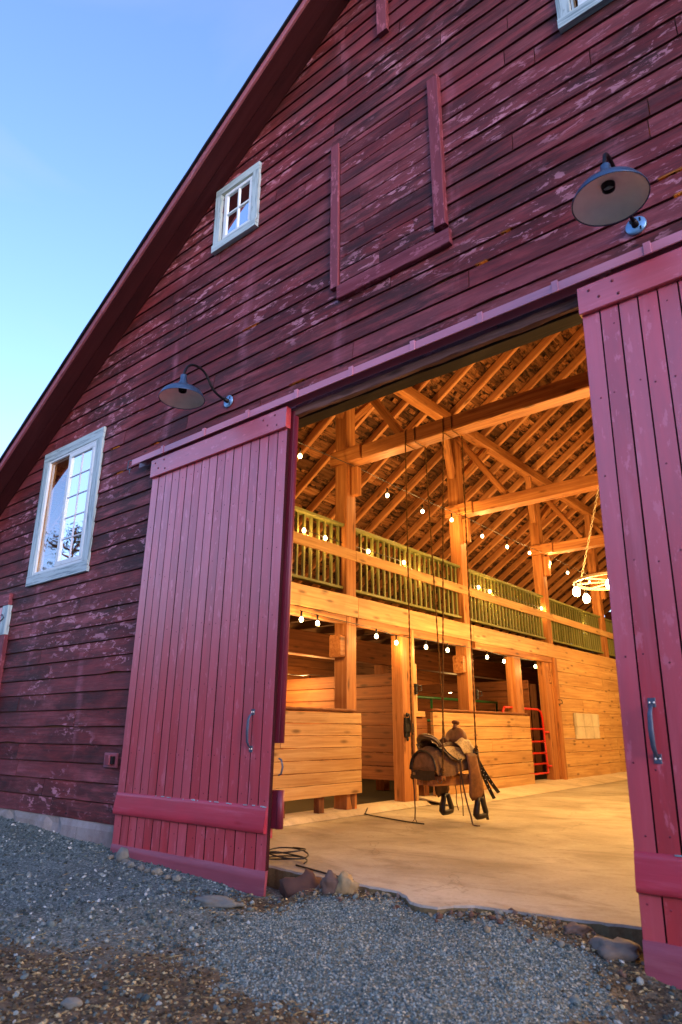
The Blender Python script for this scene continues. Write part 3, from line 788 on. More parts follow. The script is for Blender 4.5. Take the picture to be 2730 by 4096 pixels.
# sliding doors (in their own frame: x across, front towards -y, top at z = 0)
def sliding_door(x0, wid, label, seedn, handle_x, seal, bl, br, drop=0):
    r2 = random.Random(seedn); TOP = 3.775
    tilt = 0; SHEAR = .0265
    n = round(wid / .1185); pw = wid / n; mb = MB()
    for k in range(n):
        a, b = k * pw + .0034, (k + 1) * pw - .0034
        mb.box((a, -.03 + r2.uniform(-.0015, .0015), -3.77), (b, 0, -.195), 2, r2.random(), 0, .0015, 10, .0004, 1)
    mb.box((.01, .001, -3.75), (wid - .01, .012, -.2), 2, .1, 1)
    for z in (-.2, -1.9, -3.4): mb.box((.03, .014, z - .14), (wid - .03, .05, z), 0, .3, 0)
    d = mb.build('sliding_door', [M_DOOR, M_SOFFIT], BARN); d.location = (x0, -.075, TOP); d.rotation_euler = (tilt, 0, 0); d['label'] = label
    mb = MB(); mb.box((-.004, -.062, -.2), (wid + .004, .0, 0), 0, .8, 0, .005, 12, .001)
    tr = mb.build('top_rail', M_DOOR, d)
    mb = MB()
    for bx in (.16, wid - .2):
        for p in ((bx - .09, -.05), (bx + .06, -.045), (bx - .03, -.12), (bx + .09, -.15)):
            mb.lathe([(0, .006), (.009, .004), (.011, 0)], (p[0], -.062, p[1]), 8, ax=(0, -1, 0))
    mb.build('bolts', M_SEAL, tr)
    mb = MB()
    for bx in (.16, wid - .2):
        mb.box((bx - .02, -.045, -.05), (bx + .02, -.037, .06), 2); mb.tube([(bx - .05, -.03, .055), (bx + .05, -.03, .055)], .016, 8)
    mb.build('hanger', M_TRACK, d)
    # rolled bumper rail, bulging out
    mb = MB(); rows = []; nn = 26
    for k in range(nn + 1):
        x = .004 + (wid - .02) * k / nn; w = .003 * noise.noise(V((x * 3, 1, seedn)))
        z0 = -3.312 - drop + w; o2 = .004 * noise.noise(V((x * 5, 3, seedn)))
        rows.append([(x, -.03, z0), (x, -.037, z0 + .001), (x, -.043 + o2, z0 - .03), (x, -.05 + o2, z0 - .075), (x, -.057 + o2, z0 - .12), (x, -.062 + o2, z0 - .155), (x, -.060, z0 - .182), (x, -.048, z0 - .19), (x, -.03, z0 - .186)])
    mb.grid(rows, .5, 0, False, True, [[(p[0], i * .03, 0) for i, p in enumerate(r)] for r in rows]); mb.poly(rows[0][::-1]); mb.poly(rows[-1])
    br_ = mb.build('bumper_rail', M_RAIL, d)
    mb = MB()
    for k in range(16):
        x = r2.uniform(.05, wid - .05); L = r2.uniform(.01, .05); zz = -3.313 - drop + r2.uniform(-.006, .002)
        mb.box((x, -.042, zz - .004), (x + L, -.033, zz + .003), 0, None, 0, .001); mb.build('paint_chip', M_TRIM, br_); mb = MB()
    mb = MB()
    for k in range(n):
        for zr in (-.3, -.78, -1.3, -1.86, -2.4, -2.95, -3.25, -3.6):
            if r2.random() < .75: mb.lathe([(0, .0022), (.0045, .0015), (.006, 0)], (k * pw + pw * r2.uniform(.3, .7), -.0315, zr + r2.uniform(-.03, .03)), 6, ax=(0, -1, 0))
    mb.build('nail_heads', M_SEAL, d)
    # worn, flaring strip along the foot, cut to the slope of the ground
    mb = MB(); rows = []
    for k in range(nn + 1):
        t = k / nn; x = .004 + (wid + .0) * t; zb = bl + (br - bl) * t + .012 * noise.noise(V((x * 2.5, 4, seedn)))
        zt = -3.752 + .006 * noise.noise(V((x * 2, 1, 3)))
        rows.append([(x, -.012, zt + .004), (x, -.038, zt), (x, -.04, zt * .7 + zb * .3), (x, -.045, zt * .4 + zb * .6), (x, -.062 - .012 * noise.noise(V((x * 4, 2, 2))), zb), (x, -.03, zb - .002)])
    mb.grid(rows, .5, 0, False, True, [[(p[0], p[2], 0) for p in r] for r in rows]); mb.poly(rows[0][::-1]); mb.poly(rows[-1])
    mb.build('kick_strip', M_KICK, d)
    # pull handle
    mb = MB(); hx = handle_x
    for z in (-2.625, -2.905):
        mb.box((hx - .02, -.037, z - .024), (hx + .02, -.03, z + .024), 2, .5, 0, .004)
        for q in (-.011, .011): mb.lathe([(0, .005), (.005, .003), (.006, 0)], (hx + q, -.037, z), 8, mat=1, ax=(0, -1, 0))
    mb.tube([(hx, -.038, -2.635), (hx, -.062, -2.648), (hx - .004, -.076, -2.68), (hx - .006, -.08, -2.765), (hx - .004, -.076, -2.85), (hx, -.062, -2.882), (hx, -.038, -2.895)], [.010, .011, .013, .015, .013, .011, .010], 10, .5, 0, True, .55)
    mb.build('handle', [M_STEEL, M_ENAMEL], d)
    for za, zb, xo, dep in seal:
        mb = MB(); mb.tube([(xo, .045, za), (xo, .045, (za + zb) / 2), (xo, .045, zb)], dep, 12); mb.box((xo - .07, .02, zb), (xo - .0, .06, za), 2, .2) if xo > 1 else None; mb.build('edge_seal', M_SEAL, d)
    for q in [d] + list(d.children_recursive):
        for v in q.data.vertices: v.co.x += SHEAR * v.co.z
    return d
dl = sliding_door(-5.83, 2.005, 'left sliding door', 1, 1.775, [(-.02, -2.86, 2.03, .024), (-3.2, -3.47, 2.05, .03)], -3.90, -3.99)
mb = MB(); mb.tube([(1.99, -.01, -2.97), (2.02, -.015, -2.98), (2.035, -.015, -3.03), (2.02, -.015, -3.08), (1.99, -.01, -3.09)], .007, 8); mb.build('pull_ring', M_STEEL, dl)
dr = sliding_door(-1.175, 2.09, 'right sliding door', 2, .17, [(-.02, -3.45, .03, .016)], -4.02, -4.05, .04)

def track():
    mb = MB(); z0, z1 = 3.795, 3.865
    mb.box((-6.17, -.165, z0), (.85, -.155, z1), 0, .6, 0, .003, 14, .0008)
    mb.box((-6.17, -.155, z1 - .006), (.85, -.06, z1), 0, .6, 0, .002); mb.box((-6.17, -.07, z0 - .0), (.85, -.06, z1 - .006), 0, .3, 0, .002)
    t = mb.build('door_track', M_TRACK, BARN)
    for x in (-5.62, -4.94, -4.31, -3.68, -3.06, -2.45, -1.87, -1.31, -.72, -.1, .5):
        mb = MB(); mb.box((x - .022, -.173, z0 - .004), (x + .022, -.166, z1 + .012), 2, .4, 0, .002); mb.box((x - .022, -.172, z1 + .001), (x + .022, -.03, z1 + .012), 1, .4, 0, .002)
        mb.build('bracket', M_TRACK, t)
    mb = MB(); mb.tube([(-6.18, -.16, 3.86), (-6.23, -.17, 3.86), (-6.235, -.17, 3.76), (-6.18, -.16, 3.755)], .008, 6); mb.tube([(-6.2, -.165, 3.755), (-6.2, -.165, 3.70)], .008, 6)
    mb.build('end_stop', M_STEEL, t)
    mb = MB(); mb.box((-5.0, -.05, 3.70), (-.5, -.0, 3.775), 0, .2, 0, .006, 40, .005)
    ln = mb.build('lintel', M_LINTEL, BARN)
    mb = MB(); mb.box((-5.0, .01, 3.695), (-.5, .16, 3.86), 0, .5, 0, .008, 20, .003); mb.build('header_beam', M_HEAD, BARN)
    mb = MB(); mb.box((-5.13, .0, -.05), (-4.98, .2, 3.7), 2, .5); mb.box((-.55, .0, -.05), (-.4, .2, 3.7), 2, .5); mb.build('door_jamb', M_POST, BARN)
track()

# ------------------------------------------------------------------ timber frame
PY = [0.25, 3.35, 6.68, 10.33, 13.95, 17.6]           # bents
def frame():
    for side in (0, 1):
        mx = lambda x: x if side == 0 else 2 * CX - x
        for k, y in enumerate(PY):
            if k == 0 and side == 1: continue
            mb = MB(); mb.box((min(mx(-6.09), mx(-5.87)), y - .11, .0), (max(mx(-6.09), mx(-5.87)), y + .11, 6.4), 2, R.uniform(0, .5), 0, .008, 16, .002)
            p = mb.build('post', M_POST, BARN)
            if k and side == 0:
                mb = MB(); mb.box((-5.868, y + .0, 4.35), (-5.76, y + .11, 4.79), 2, .2, 0); mb.build('corbel', M_POST, p)
                mb = MB(); mb.beam((-5.99, y - .118, 2.12), (-5.99, y - .118 - .1, 2.12), .2, .3, (0, 0, 1), .3, 0, .02); mb.build('corbel', M_POST, p)
            for s in (-1, 1):
                if (k == 0 and s == -1) or side == 1: continue
                mb = MB(); mb.beam((-5.98, y + s * .1, 5.62), (-5.7, y + s * .85, 6.47), .1, .13, (1, 0, 0), None, 0); mb.build('knee_brace', M_POST, BARN)
            if side == 0 and k:
                mb = MB(); mb.beam((-5.85, y, 6.42), (-4.93, y, 5.05), .1, .16, (0, 1, 0), None, 0); mb.build('strut', M_POST, BARN)
        mb = MB()
        for a, b in ((.1, 6.9), (6.9, 14.0), (14.0, YB)): mb.box((min(mx(-5.78), mx(-5.6)), a, 6.44), (max(mx(-5.78), mx(-5.6)), b - .01, 6.64), 1, .25, 0, .008, 24, .003)
        mb.build('purlin', M_POST, BARN)
        # rafters
        y = .12; k = 0; sl = V((1, 0, .686)).normalized(); nr = V((-.686, 0, 1)).normalized()
        while y < YB - .2:
            a = V((XL - .3, 0, zs(XL - .3))) + nr * .035; b = V((CX, 0, zs(CX))) + nr * .035
            if side == 1: a.x = 2 * CX - a.x; 
            n2 = nr if side == 0 else V((.686, 0, 1)).normalized()
            j = R.uniform(-.025, .025)
            mb = MB(); mb.beam(a + V((0, y + j, 0)), b + V((0, y + j * .5, 0)), R.uniform(.062, .08), .15, n2, None, 0, .014, .005, 9); mb.build('rafter', M_RAFT, BARN)
            y += .605
    for k, y in enumerate(PY[1:]):
        mb = MB(); mb.box((-5.55, y - .15, 4.82), (.02, y + .1, 5.03), 0, .25, 0, .01, 24, .004)
        t = mb.build('tie_beam', M_POST, BARN)
        for sx in (0, 1):
            a, b = (-6.12, -5.56) if sx == 0 else (.03, .59)
            mb = MB(); mb.box((a, y - .19, 4.815), (b, y - .115, 5.035), 0, .35, 0, .006, 4, .002); mb.box((a + .3, y - .11, 4.83), (b, y + .1, 5.02), 0, .7, 0); mb.build('scarf_cheek', M_POST, t)
    # loft floor and joists, fascia and ledger (left aisle), plain floor on the right
    for side in (0, 1):
        mx = lambda a, b: (a, b) if side == 0 else (2 * CX - b, 2 * CX - a)
        a, b = mx(XL, -6.0); mb = MB(); x = a
        while x < b: mb.box((x, .15, 2.83), (min(x + .195, b), YB, 2.86), 1, None, 0); x += .2
        mb.build('loft_floor', M_DARKW, BARN)
        if side == 0:
            y = .5
            while y < 16:
                mb = MB(); mb.box((XL, y - .04, 2.62), (-6.0, y + .04, 2.825), 0, None, 0, .006, 6, .003); mb.build('joist', M_DARKW, BARN); y += .62
            mb = MB(); mb.box((-7.85, .2, 2.22), (-7.65, YB, 2.61), 1, .3, 0, .01, 20, .004); mb.build('girder', M_OLD, BARN)
            for y in (2.6, 6.6, 9.9, 13.5):
                mb = MB(); mb.box((-7.84, y - .09, -.0), (-7.66, y + .09, 2.21), 2, .3, 0); mb.build('inner_post', M_OLD, BARN)
        joins = [.2, 1.4, 3.46, 6.8, 10.0, 14.3, 17.5, YB]
        for y0, y1 in zip(joins, joins[1:]):
            a, b = mx(-5.868, -5.83)
            mb = MB(); mb.box((a, y0 + .004, 2.535), (b, y1 - .004, 2.82), 1, R.uniform(0, .5), 0, .005, 12, .003); mb.build('loft_fascia', M_BOARD, BARN)
        for y0, y1 in ((.2, 3.2), (3.47, 6.55), (6.85, 10.35), (10.45, 13.9)):
            a, b = mx(-5.95, -5.845)
            mb = MB(); mb.box((a, y0, 2.42), (b, y1, 2.53), 1, R.uniform(.2, .7), 0, .005, 10, .003); mb.build('ledger', M_POST, BARN)
        joins = [.2, 3.42, 6.8, 10.47, 14.1, 17.7]
        for y0, y1 in zip(joins, joins[1:]):
            a, b = mx(-5.868, -5.83)
            mb = MB(); mb.box((a, y0 + .003, 3.35), (b, y1 - .003, 3.50), 1, R.uniform(0, .6), 0, .005, 12, .002); mb.build('loft_guard_board', M_BOARD, BARN)
    # stall door posts on the left
    gp = None
    for (a, b, z1, x0, x1) in ((4.56, 4.80, 2.41, -6.06, -5.87), (8.42, 8.72, 2.41, -6.06, -5.87), (9.92, 10.21, 2.5, -6.06, -5.9), (10.24, 10.38, 2.53, -5.87, -5.80)):
        mb = MB(); mb.box((x0, a, .05), (x1, b, z1), 2, R.uniform(.1, .5), 0, .008, 8, .002); p = mb.build('stall_post', M_POST, BARN)
        if a == 4.56:
            gp = p; mb = MB(); mb.box((-5.868, 4.80, .05), (-5.83, 4.86, 2.52), 2, .0, 0); mb.box((-5.868, 4.865, 1.3), (-5.84, 4.92, 2.0), 2, .0, 0); mb.build('door_stop', M_BOARD, p)
    mb = MB(); mb.box((-5.99, 4.575, .93), (-5.84, 4.70, 1.2), 2); mb.box((-5.85, 4.56, 1.0), (-5.82, 4.76, 1.12), 1); mb.tube([(-5.83, 4.66, 1.26), (-5.82, 4.68, 1.12), (-5.81, 4.72, .96)], .012, 6)
    mb.lathe([(0, .02), (.03, .01), (.032, 0)], (-5.84, 4.62, 1.24), 10, ax=(1, 0, 0)); mb.lathe([(0, .02), (.03, .01), (.032, 0)], (-5.84, 4.62, .9), 10, ax=(1, 0, 0)); mb.build('latch', M_IRON, gp)
    for y, z, par in ((4.85, 1.62, gp), (6.76, 1.62, None), (10.3, 1.6, None)):
        mb = MB(); mb.box((-5.83, y - .03, z - .08), (-5.80, y + .03, z + .08), 2); mb.tube([(-5.8, y - .05, z - .04), (-5.77, y + .09, z - .02), (-5.78, y + .09, z + .05), (-5.8, y - .05, z + .05)], .008, 6)
        mb.build('hook_plate', M_IRON, BARN)
frame()

# ------------------------------------------------------------------ stall fronts
def stall_front(y0, y1, zb, zt, rows, label, legs=(), cap=True, joint=None):
    o = thing('plank_stall', label, 'stall wall', (-5.82, (y0 + y1) / 2, 0), 'stall fronts along the left of the aisle'); r2 = random.Random(int(y0 * 10))
    mb = MB(); h = (zt - zb) / rows
    for k in range(rows):
        a, b = zb + k * h + .004, zb + (k + 1) * h - .004
        spl = [y0, y1] if not (joint and k in joint) else [y0, joint[k], y1]
        for p, q in zip(spl, spl[1:]):
            mb.box((-5.862, p + .003, a + r2.uniform(-.002, .002)), (-5.815 + r2.uniform(-.004, .004), q - .003 + r2.uniform(-.008, .008), b), 1, r2.random(), 0, .005, 10, .002)
    mb.build('boards', M_BOARD, o)
    if cap:
        mb = MB(); mb.box((-5.96, y0 - .02, zt + .005), (-5.80, y1 - .12, zt + .045), 1, .8, 0, .006, 10, .003)
        mb.tube([(-5.80, y0 + (y1 - y0 - .15) * i / 30, zt + .03 + .004 * math.sin(i * 2.3)) for i in range(31)], .018, 7); mb.build('cap_rail', M_OLD, o)
    for y in legs:
        mb = MB(); mb.box((-5.96, y - .05, .045), (-5.87, y + .05, zb + .02), 2, .6, 0); mb.build('foot_post', M_OLD, o)
    shift(o, o.location.copy()); return o
stall_front(1.25, 3.49, .235, 1.24, 7, 'low plank stall front nearest the door, raised on short feet', (1.4, 2.06, 2.75, 3.36), True, {4: 1.95})
stall_front(5.3, 8.81, .045, 1.30, 6, 'low plank stall front behind the hanging saddle', (), True, {4: 8.0, 3: 7.2})
o = thing('stall_gate', 'short brown half-height stall panel just right of the latch post', 'stall wall', (-5.9, 5.05, 0))
mb = MB()
for k in range(6): mb.box((-5.95, 4.87, .25 + k * .16), (-5.91, 5.28, .25 + k * .16 + .155), 1, None, 0)
mb.build('boards', M_OLD, o); mb = MB(); mb.box((-5.98, 4.87, 1.22), (-5.86, 5.15, 1.30), 1, .2, 0); mb.build('cap_rail', M_BOARD, o); mb = MB(); mb.box((-6.05, 5.16, .05), (-5.93, 5.3, 1.28), 2, .9); mb.build('end_post', M_OLD, o); shift(o, o.location.copy())
def tall_wall():
    o = thing('stall_wall', 'tall closed wall of knotty planks beyond the red gate', 'wall', (-5.82, 12.9, 0)); r2 = random.Random(5); mb = MB(); h = 2.49 / 9
    for k in range(9):
        for p, q in ((10.385, r2.uniform(11.4, 14)), (None, 17.5)):
            if p is None: p = last
            mb.box((-5.862, p + .002, .04 + k * h + .003), (-5.82 + r2.uniform(-.003, .003), q - .002, .04 + (k + 1) * h - .003), 1, r2.random() * .6, 0, .004, 10, .002); last = q
    mb.build('boards', M_BOARD, o)
    mb = MB(); mb.box((-5.815, 11.05, .86), (-5.795, 12.5, 1.11), 1, .0, 0); mb.box((-5.815, 11.03, 1.115), (-5.793, 12.55, 1.40), 1, .05, 0); mb.build('patch_board', M_CURB, o)
    shift(o, o.location.copy())
tall_wall()
# board partitions between the stalls, under the loft
def partition(y, x0, x1, zb, n, label, name='stall_partition', h=.2):
    mb = MB()
    for k in range(n): mb.box((x0, y - .02, zb + k * h), (x1, y + .02, zb + (k + 1) * h - R.uniform(.006, .014)), 0, None, 0, .004, 8, .002)
    o = mb.build(name, M_OLD); tag(o, label, 'partition')
    c = V(((x0 + x1) / 2, y, 0)); o.data.transform(Matrix.Translation(-c)); o.location = c
partition(4.95, -9.6, -6.1, .3, 8, 'dark brown plank partition seen through the first stall doorway')
partition(9.7, -9.9, -6.2, .25, 9, 'brown plank partition behind the red tube gate')
partition(1.7, -9.9, -6.4, .3, 7, 'dim plank partition inside the nearest stall')
# tube gates
def tube_gate(name, pts, bars, mat, label, r=.022):
    o = thing(name, label, 'gate', pts[0])
    mb = MB(); mb.tube(pts, r, 10); mb.build('frame', mat, o)
    for a, b in bars:
        mb = MB(); mb.tube([a, b], r * .9, 8); mb.build('bar', mat, o)
    shift(o, pts[0]); return o
gx = -5.99
tube_gate('tube_gate', [(gx, 8.05, .22), (gx, 8.05, 1.38), (gx, 8.11, 1.45), (gx, 9.6, 1.44), (gx, 9.74, 1.40), (gx, 9.80, 1.28), (gx, 9.86, .22), (gx, 8.05, .22)],
          [((gx, 8.05, z), (gx, 9.83, z)) for z in (.4, .6, .82, 1.06)] + [((gx, 9.83, .35), (gx + .07, 9.9, .35)), ((gx, 9.82, 1.0), (gx + .07, 9.9, 1.0))], M_REDG, 'red tubular steel gate closing the gap before the tall plank wall')
tube_gate('stock_fence', [(-6.9, 6.0, .3), (-6.9, 6.0, 1.6), (-6.9, 9.6, 1.6), (-6.9, 9.6, .3), (-6.9, 6.0, .3)], [((-6.9, 6.0, z), (-6.9, 9.6, z)) for z in (.6, .9, 1.2)] + [((-6.9, y, .3), (-6.9, y, 1.6)) for y in (7.0, 8.3)], M_GRNG, 'green tubular stock panel inside the second stall', .026)
tube_gate('tube_rail', [(-7.0, 1.9, .4), (-7.0, 1.9, 1.5), (-7.0, 3.2, 1.52), (-7.0, 3.2, .4)], [((-7.0, 1.9, 1.2), (-7.0, 3.2, 1.2))], M_REDG, 'red tube rail glimpsed above the nearest stall front', .03)

# ------------------------------------------------------------------ loft railings
def railing(y0, y1, label):
    o = thing('loft_railing', label, 'railing', (-6.0, (y0 + y1) / 2, 2.86), 'green loft railings')
    mb = MB(); mb.box((-6.04, y0, 3.84), (-5.90, y1, 3.885), 1, None, 0, .006, 12, .002); mb.build('top_rail', M_GREEN, o)
    mb = MB(); mb.box((-6.02, y0, 2.92), (-5.92, y1, 2.96), 1, None, 0, .006, 12, .002); mb.build('bottom_rail', M_GREEN, o)
    n = max(1, round((y1 - y0) / .145))
    for k in range(n):
        y = y0 + (y1 - y0) * (k + .5) / n + R.uniform(-.006, .006)
        mb = MB(); mb.box((-5.99, y - .019, 2.961), (-5.95, y + .019, 3.839), 2, None, 0, .004); mb.build('baluster', M_GREEN, o)
    shift(o, V((-6.0, (y0 + y1) / 2, 2.86)))
railing(.5, 3.23, 'short olive green loft railing partly hidden by the left sliding door')
railing(3.47, 6.56, 'olive green loft railing above the saddle, between the first and second posts')
railing(6.8, 10.21, 'olive green loft railing between the second and third posts')
railing(10.45, 13.83, 'pale-lit olive green loft railing behind the chandelier bulbs')
railing(14.07, 17.4, 'farthest olive green loft railing, cut off by the right door')

# ------------------------------------------------------------------ bulbs and chandeliers, two of them added out of view
def lamp(loc, power, r=.04, col=(1, .53, .155)):
    power *= .68
    l = bpy.data.lights.new('bulb_light', 'POINT'); l.energy = power; l.color = col; l.shadow_soft_size = r
    o = bpy.data.objects.new('bulb_light', l); COL.objects.link(o); o.location = loc; return o
def string_light(pts, label, power, wire_pts, drop=.1, r=.027):
    c = V(pts[0]); o = thing('string_light', label, 'string light', c, 'strings of warm bulbs in the barn')
    mb = MB(); mb.tube(wire_pts, .006, 5); mb.build('wire', M_WIRE, o)
    for p in pts:
        p = V(p)
        mb = MB(); mb.tube([p + V((0, 0, drop)), p + V((0, 0, r * 1.1))], .014, 8); s = mb.build('socket', M_IRON, o)
        mb = MB(); mb.lathe([(.001, -r * 1.25), (r * .55, -r * 1.12), (r * .9, -r * .6), (r, 0), (r * .85, r * .6), (r * .5, r * 1.05), (.012, r * 1.3)], p, 14); b = mb.build('bulb', M_BULB, o)
        if power: lamp(p + V((.06 if p.x < -5 else 0, 0, -.07)), power)
    shift(o, c)
def sag(ends, s=.06, n=8):
    out = []
    for a, b in zip(ends, ends[1:]):
        a = V(a); b = V(b)
        for i in range(n): t = i / n; out.append(a.lerp(b, t) - V((0, 0, s * 4 * t * (1 - t))))
    out.append(V(ends[-1])); return out
ra = [(-5.80, 2.15, 4.57), (-5.80, 4.18, 4.56), (-5.80, 5.2, 4.555), (-5.80, 6.17, 4.64), (-5.80, 7.31, 4.59), (-5.80, 8.37, 4.6), (-5.80, 9.45, 4.69), (-5.80, 10.52, 4.68), (-5.80, 11.56, 4.63), (-5.8, 13.0, 4.64)]
string_light(ra, 'high string of bulbs looped post to post under the rafters', 9, sag([(-5.8, .3, 4.78), (-5.8, 3.45, 4.8), (-5.8, 6.7, 4.82), (-5.8, 10.4, 4.85), (-5.8, 14, 4.85)], .03), .12)
ub = [(-5.78, 2.22, 2.35), (-5.78, 2.53, 2.34), (-5.78, 3.81, 2.305), (-5.86, 4.42, 2.28), (-5.78, 5.12, 2.275), (-5.78, 5.78, 2.285), (-5.78, 7.15, 2.285), (-5.78, 7.81, 2.26), (-5.78, 9.2, 2.265)]
string_light(ub, 'low string of bulbs under the loft edge above the stalls', 4, [V(p) + V((-.03, 0, .115)) for p in ub], .11)
rb = [(-5.93, 2.4, 3.595), (-5.93, 2.84, 3.585), (-5.93, 3.84, 3.595), (-5.93, 4.79, 3.605), (-6.06, 5.2, 3.56), (-5.93, 7.28, 3.60), (-5.93, 7.72, 3.59), (-5.93, 10.13, 3.59), (-6.06, 12.6, 3.56)]
string_light(rb, 'string of bulbs lying along the loft guard board', 2.5, [V(p) + V((-.02, 0, .02)) for p in rb], .03, .025)
bb = [(-8.6, 3.0, 1.75), (-8.3, 4.3, 1.72), (-9.3, 6.3, 1.95), (-9.2, 11.6, 1.95), (-9.6, 2.6, 1.9)]
string_light(bb, 'dim bulbs hanging on the back wall deep under the loft', 30, sag([(-9.6, 2.2, 2.1), (-8.6, 3, 2.0), (-8.3, 4.3, 2.0), (-9.3, 6.3, 2.1), (-9.2, 11.6, 2.1)], .05), .12, .045)
def chandelier(c, label, power, n=8, hang=5.0, R0=.52):
    c = V(c); o = thing('wagon_wheel_chandelier', label, 'chandelier', c, 'wagon wheel chandeliers down the aisle')
    mb = MB(); N = 48
    rows = [[c + V((math.cos(2*math.pi*k/N) * (R0 + dr), math.sin(2*math.pi*k/N) * (R0 + dr), dz)) for dr, dz in ((-.018, -.018), (.014, -.018), (.014, .018), (-.018, .018))] for k in range(N + 1)]
    mb.grid(rows, .5, 0, True, False); mb.build('rim', M_WHITEM, o)
    mb = MB(); mb.lathe([(.02, -.09), (.07, -.07), (.08, .0), (.07, .07), (.02, .09)], c, 16); mb.build('hub', M_WHITEM, o)
    for k in range(n):
        a = 2 * math.pi * (k + .3) / n; d = V((math.cos(a), math.sin(a), 0))
        mb = MB(); mb.beam(c + d * .06, c + d * (R0 - .02), .022, .022, (0, 0, 1), None, 0, .004); mb.build('spoke', M_WHITEM, o)
    for k in range(6):
        a = 2 * math.pi * (k + .62) / 6; p = c + V((math.cos(a) * R0, math.sin(a) * R0, -.16))
        mb = MB(); mb.tube([p + V((0, 0, .13)), p + V((0, 0, .06))], .018, 8); s = mb.build('socket', M_IRON, o)
        mb = MB(); mb.lathe([(.001, -.075), (.03, -.068), (.05, -.04), (.055, 0), (.045, .035), (.02, .07)], p, 16); mb.build('bulb', M_BIG, s)
        lamp(p + V((0, 0, -.11)), power * 1.1, .05, (1, .54, .16))
    for k in range(3):
        a = 2 * math.pi * (k + .45) / 3; p = c + V((math.cos(a) * R0 * .95, math.sin(a) * R0 * .95, .03)); q = V((c.x, c.y, hang))
        mb = MB(); L = (q - p).length; m = int(L / .06)
        for i in range(m):
            t = (i + .5) / m; w = p.lerp(q, t); d = (q - p).normalized(); sd = (d.cross(V((0, 1, 0)) if i % 2 else d.cross(V((0, 1, 0))))).normalized()
            mb.tube([w + (d * math.cos(b) * .036 + sd * math.sin(b) * .016) for b in [j * math.pi / 3 for j in range(7)]], .006, 4, .5, 0, False)
        mb.build('chain', M_WHITEM, o)
    shift(o, c)
chandelier((-3.1, 6.3, 3.17), 'wagon wheel chandelier with lit bulbs half hidden by the right door', 20, R0=.62)
chandelier((-1.0, 4.4, 3.6), 'unseen wagon wheel chandelier added over the aisle behind the right sliding door', 26)  # added out of view to light the stall fronts
chandelier((-2.5, 12.2, 3.2), 'unseen far wagon wheel chandelier added down the aisle', 24)  # extra unseen chandelier, added to carry light along the aisle

# ------------------------------------------------------------------ gooseneck wall lamps
def gooseneck(x, z, label):
    o = thing('wall_lamp', label, 'wall lamp', (x, 0, z), 'gooseneck barn lamps beside the door')
    mb = MB(); mb.lathe([(0, .012), (.06, .012), (.066, .006), (.066, 0)], (x, -.036, z), 28, ax=(0, -1, 0)); mp = mb.build('mount_plate', M_ZINC, o)
    mb = MB()
    for a, b in ((-.028, .035), (.028, -.035), (.03, .03)): mb.box((x + a - .006, -.052, z + b - .012), (x + a + .006, -.048, z + b + .012), 2)
    mb.lathe([(0, .05), (.02, .048), (.024, 0)], (x, -.045, z), 14, ax=(0, -1, 0)); mb.build('boss', M_IRON, mp)
    pts = [(-.05, .0), (-.13, .005), (-.21, .03), (-.275, .085), (-.32, .15), (-.365, .19), (-.43, .212), (-.505, .205), (-.56, .165), (-.59, .105), (-.6, .04)]
    # smooth the goose neck
    P = [V((x, a, z + b)) for a, b in pts]; Q = []
    for i in range(len(P) - 1):
        p0, p1, p2, p3 = P[max(i-1, 0)], P[i], P[i+1], P[min(i+2, len(P)-1)]
        for k in range(4):
            t = k / 4; Q.append(.5 * ((2*p1) + (p2-p0)*t + (2*p0-5*p1+4*p2-p3)*t*t + (3*p1-p0-3*p2+p3)*t**3))
    Q.append(P[-1])
    mb = MB(); mb.tube(Q, .0125, 10); mb.build('arm', M_IRON, o)
    c = V((x, -.6, z)); zr = -.2
    prof = [(.028, zr + .25), (.032, zr + .18), (.046, zr + .165), (.05, zr + .13), (.07, zr + .118), (.11, zr + .108), (.15, zr + .09), (.182, zr + .064), (.203, zr + .03), (.21, zr + .0)]
    mb = MB(); mb.lathe(prof, c, 40); mb.lathe([(.21, zr), (.214, zr - .002), (.214, zr + .006), (.208, zr + .012)], c, 40)
    mb.lathe([(0, zr + .255), (.028, zr + .25)], c, 40); sh = mb.build('shade', M_BLUE, o)
    mb = MB(); mb.lathe([(.207, zr + .002), (.2, zr + .028), (.178, zr + .06), (.147, zr + .084), (.108, zr + .1), (.05, zr + .11), (0, zr + .112)], c, 40); mb.build('inner_reflector', M_ENAMEL, sh)
    mb = MB(); mb.lathe([(.04, zr + .109), (.036, zr + .075), (.03, zr + .073)], c, 20); mb.build('lamp_socket', M_IRON, sh)
    shift(o, V((x, 0, z)))
gooseneck(-4.744, 4.165, 'blue-grey gooseneck barn lamp above the left sliding door')
gooseneck(-.787, 4.13, 'blue-grey gooseneck barn lamp above the right sliding door')
# outlet box
o = thing('outlet_box', 'small red-painted electrical outlet box on the boards left of the sliding door', 'outlet', (-6.17, -.03, .73))
mb = MB(); mb.box((-6.28, -.055, .665), (-6.07, -.032, .80), 0, .5, 0, .004); mb.build('back_board', M_FASCIA, o)
mb = MB(); mb.box((-6.2, -.1, .69), (-6.12, -.055, .78), 2, .8, 0, .006); mb.build('cover', M_HTRIM, o)
mb = MB(); mb.box((-6.12, -.09, .70), (-6.085, -.056, .77), 2, .1); mb.build('socket', M_IRON, o); shift(o, V((-6.17, -.03, .73)))

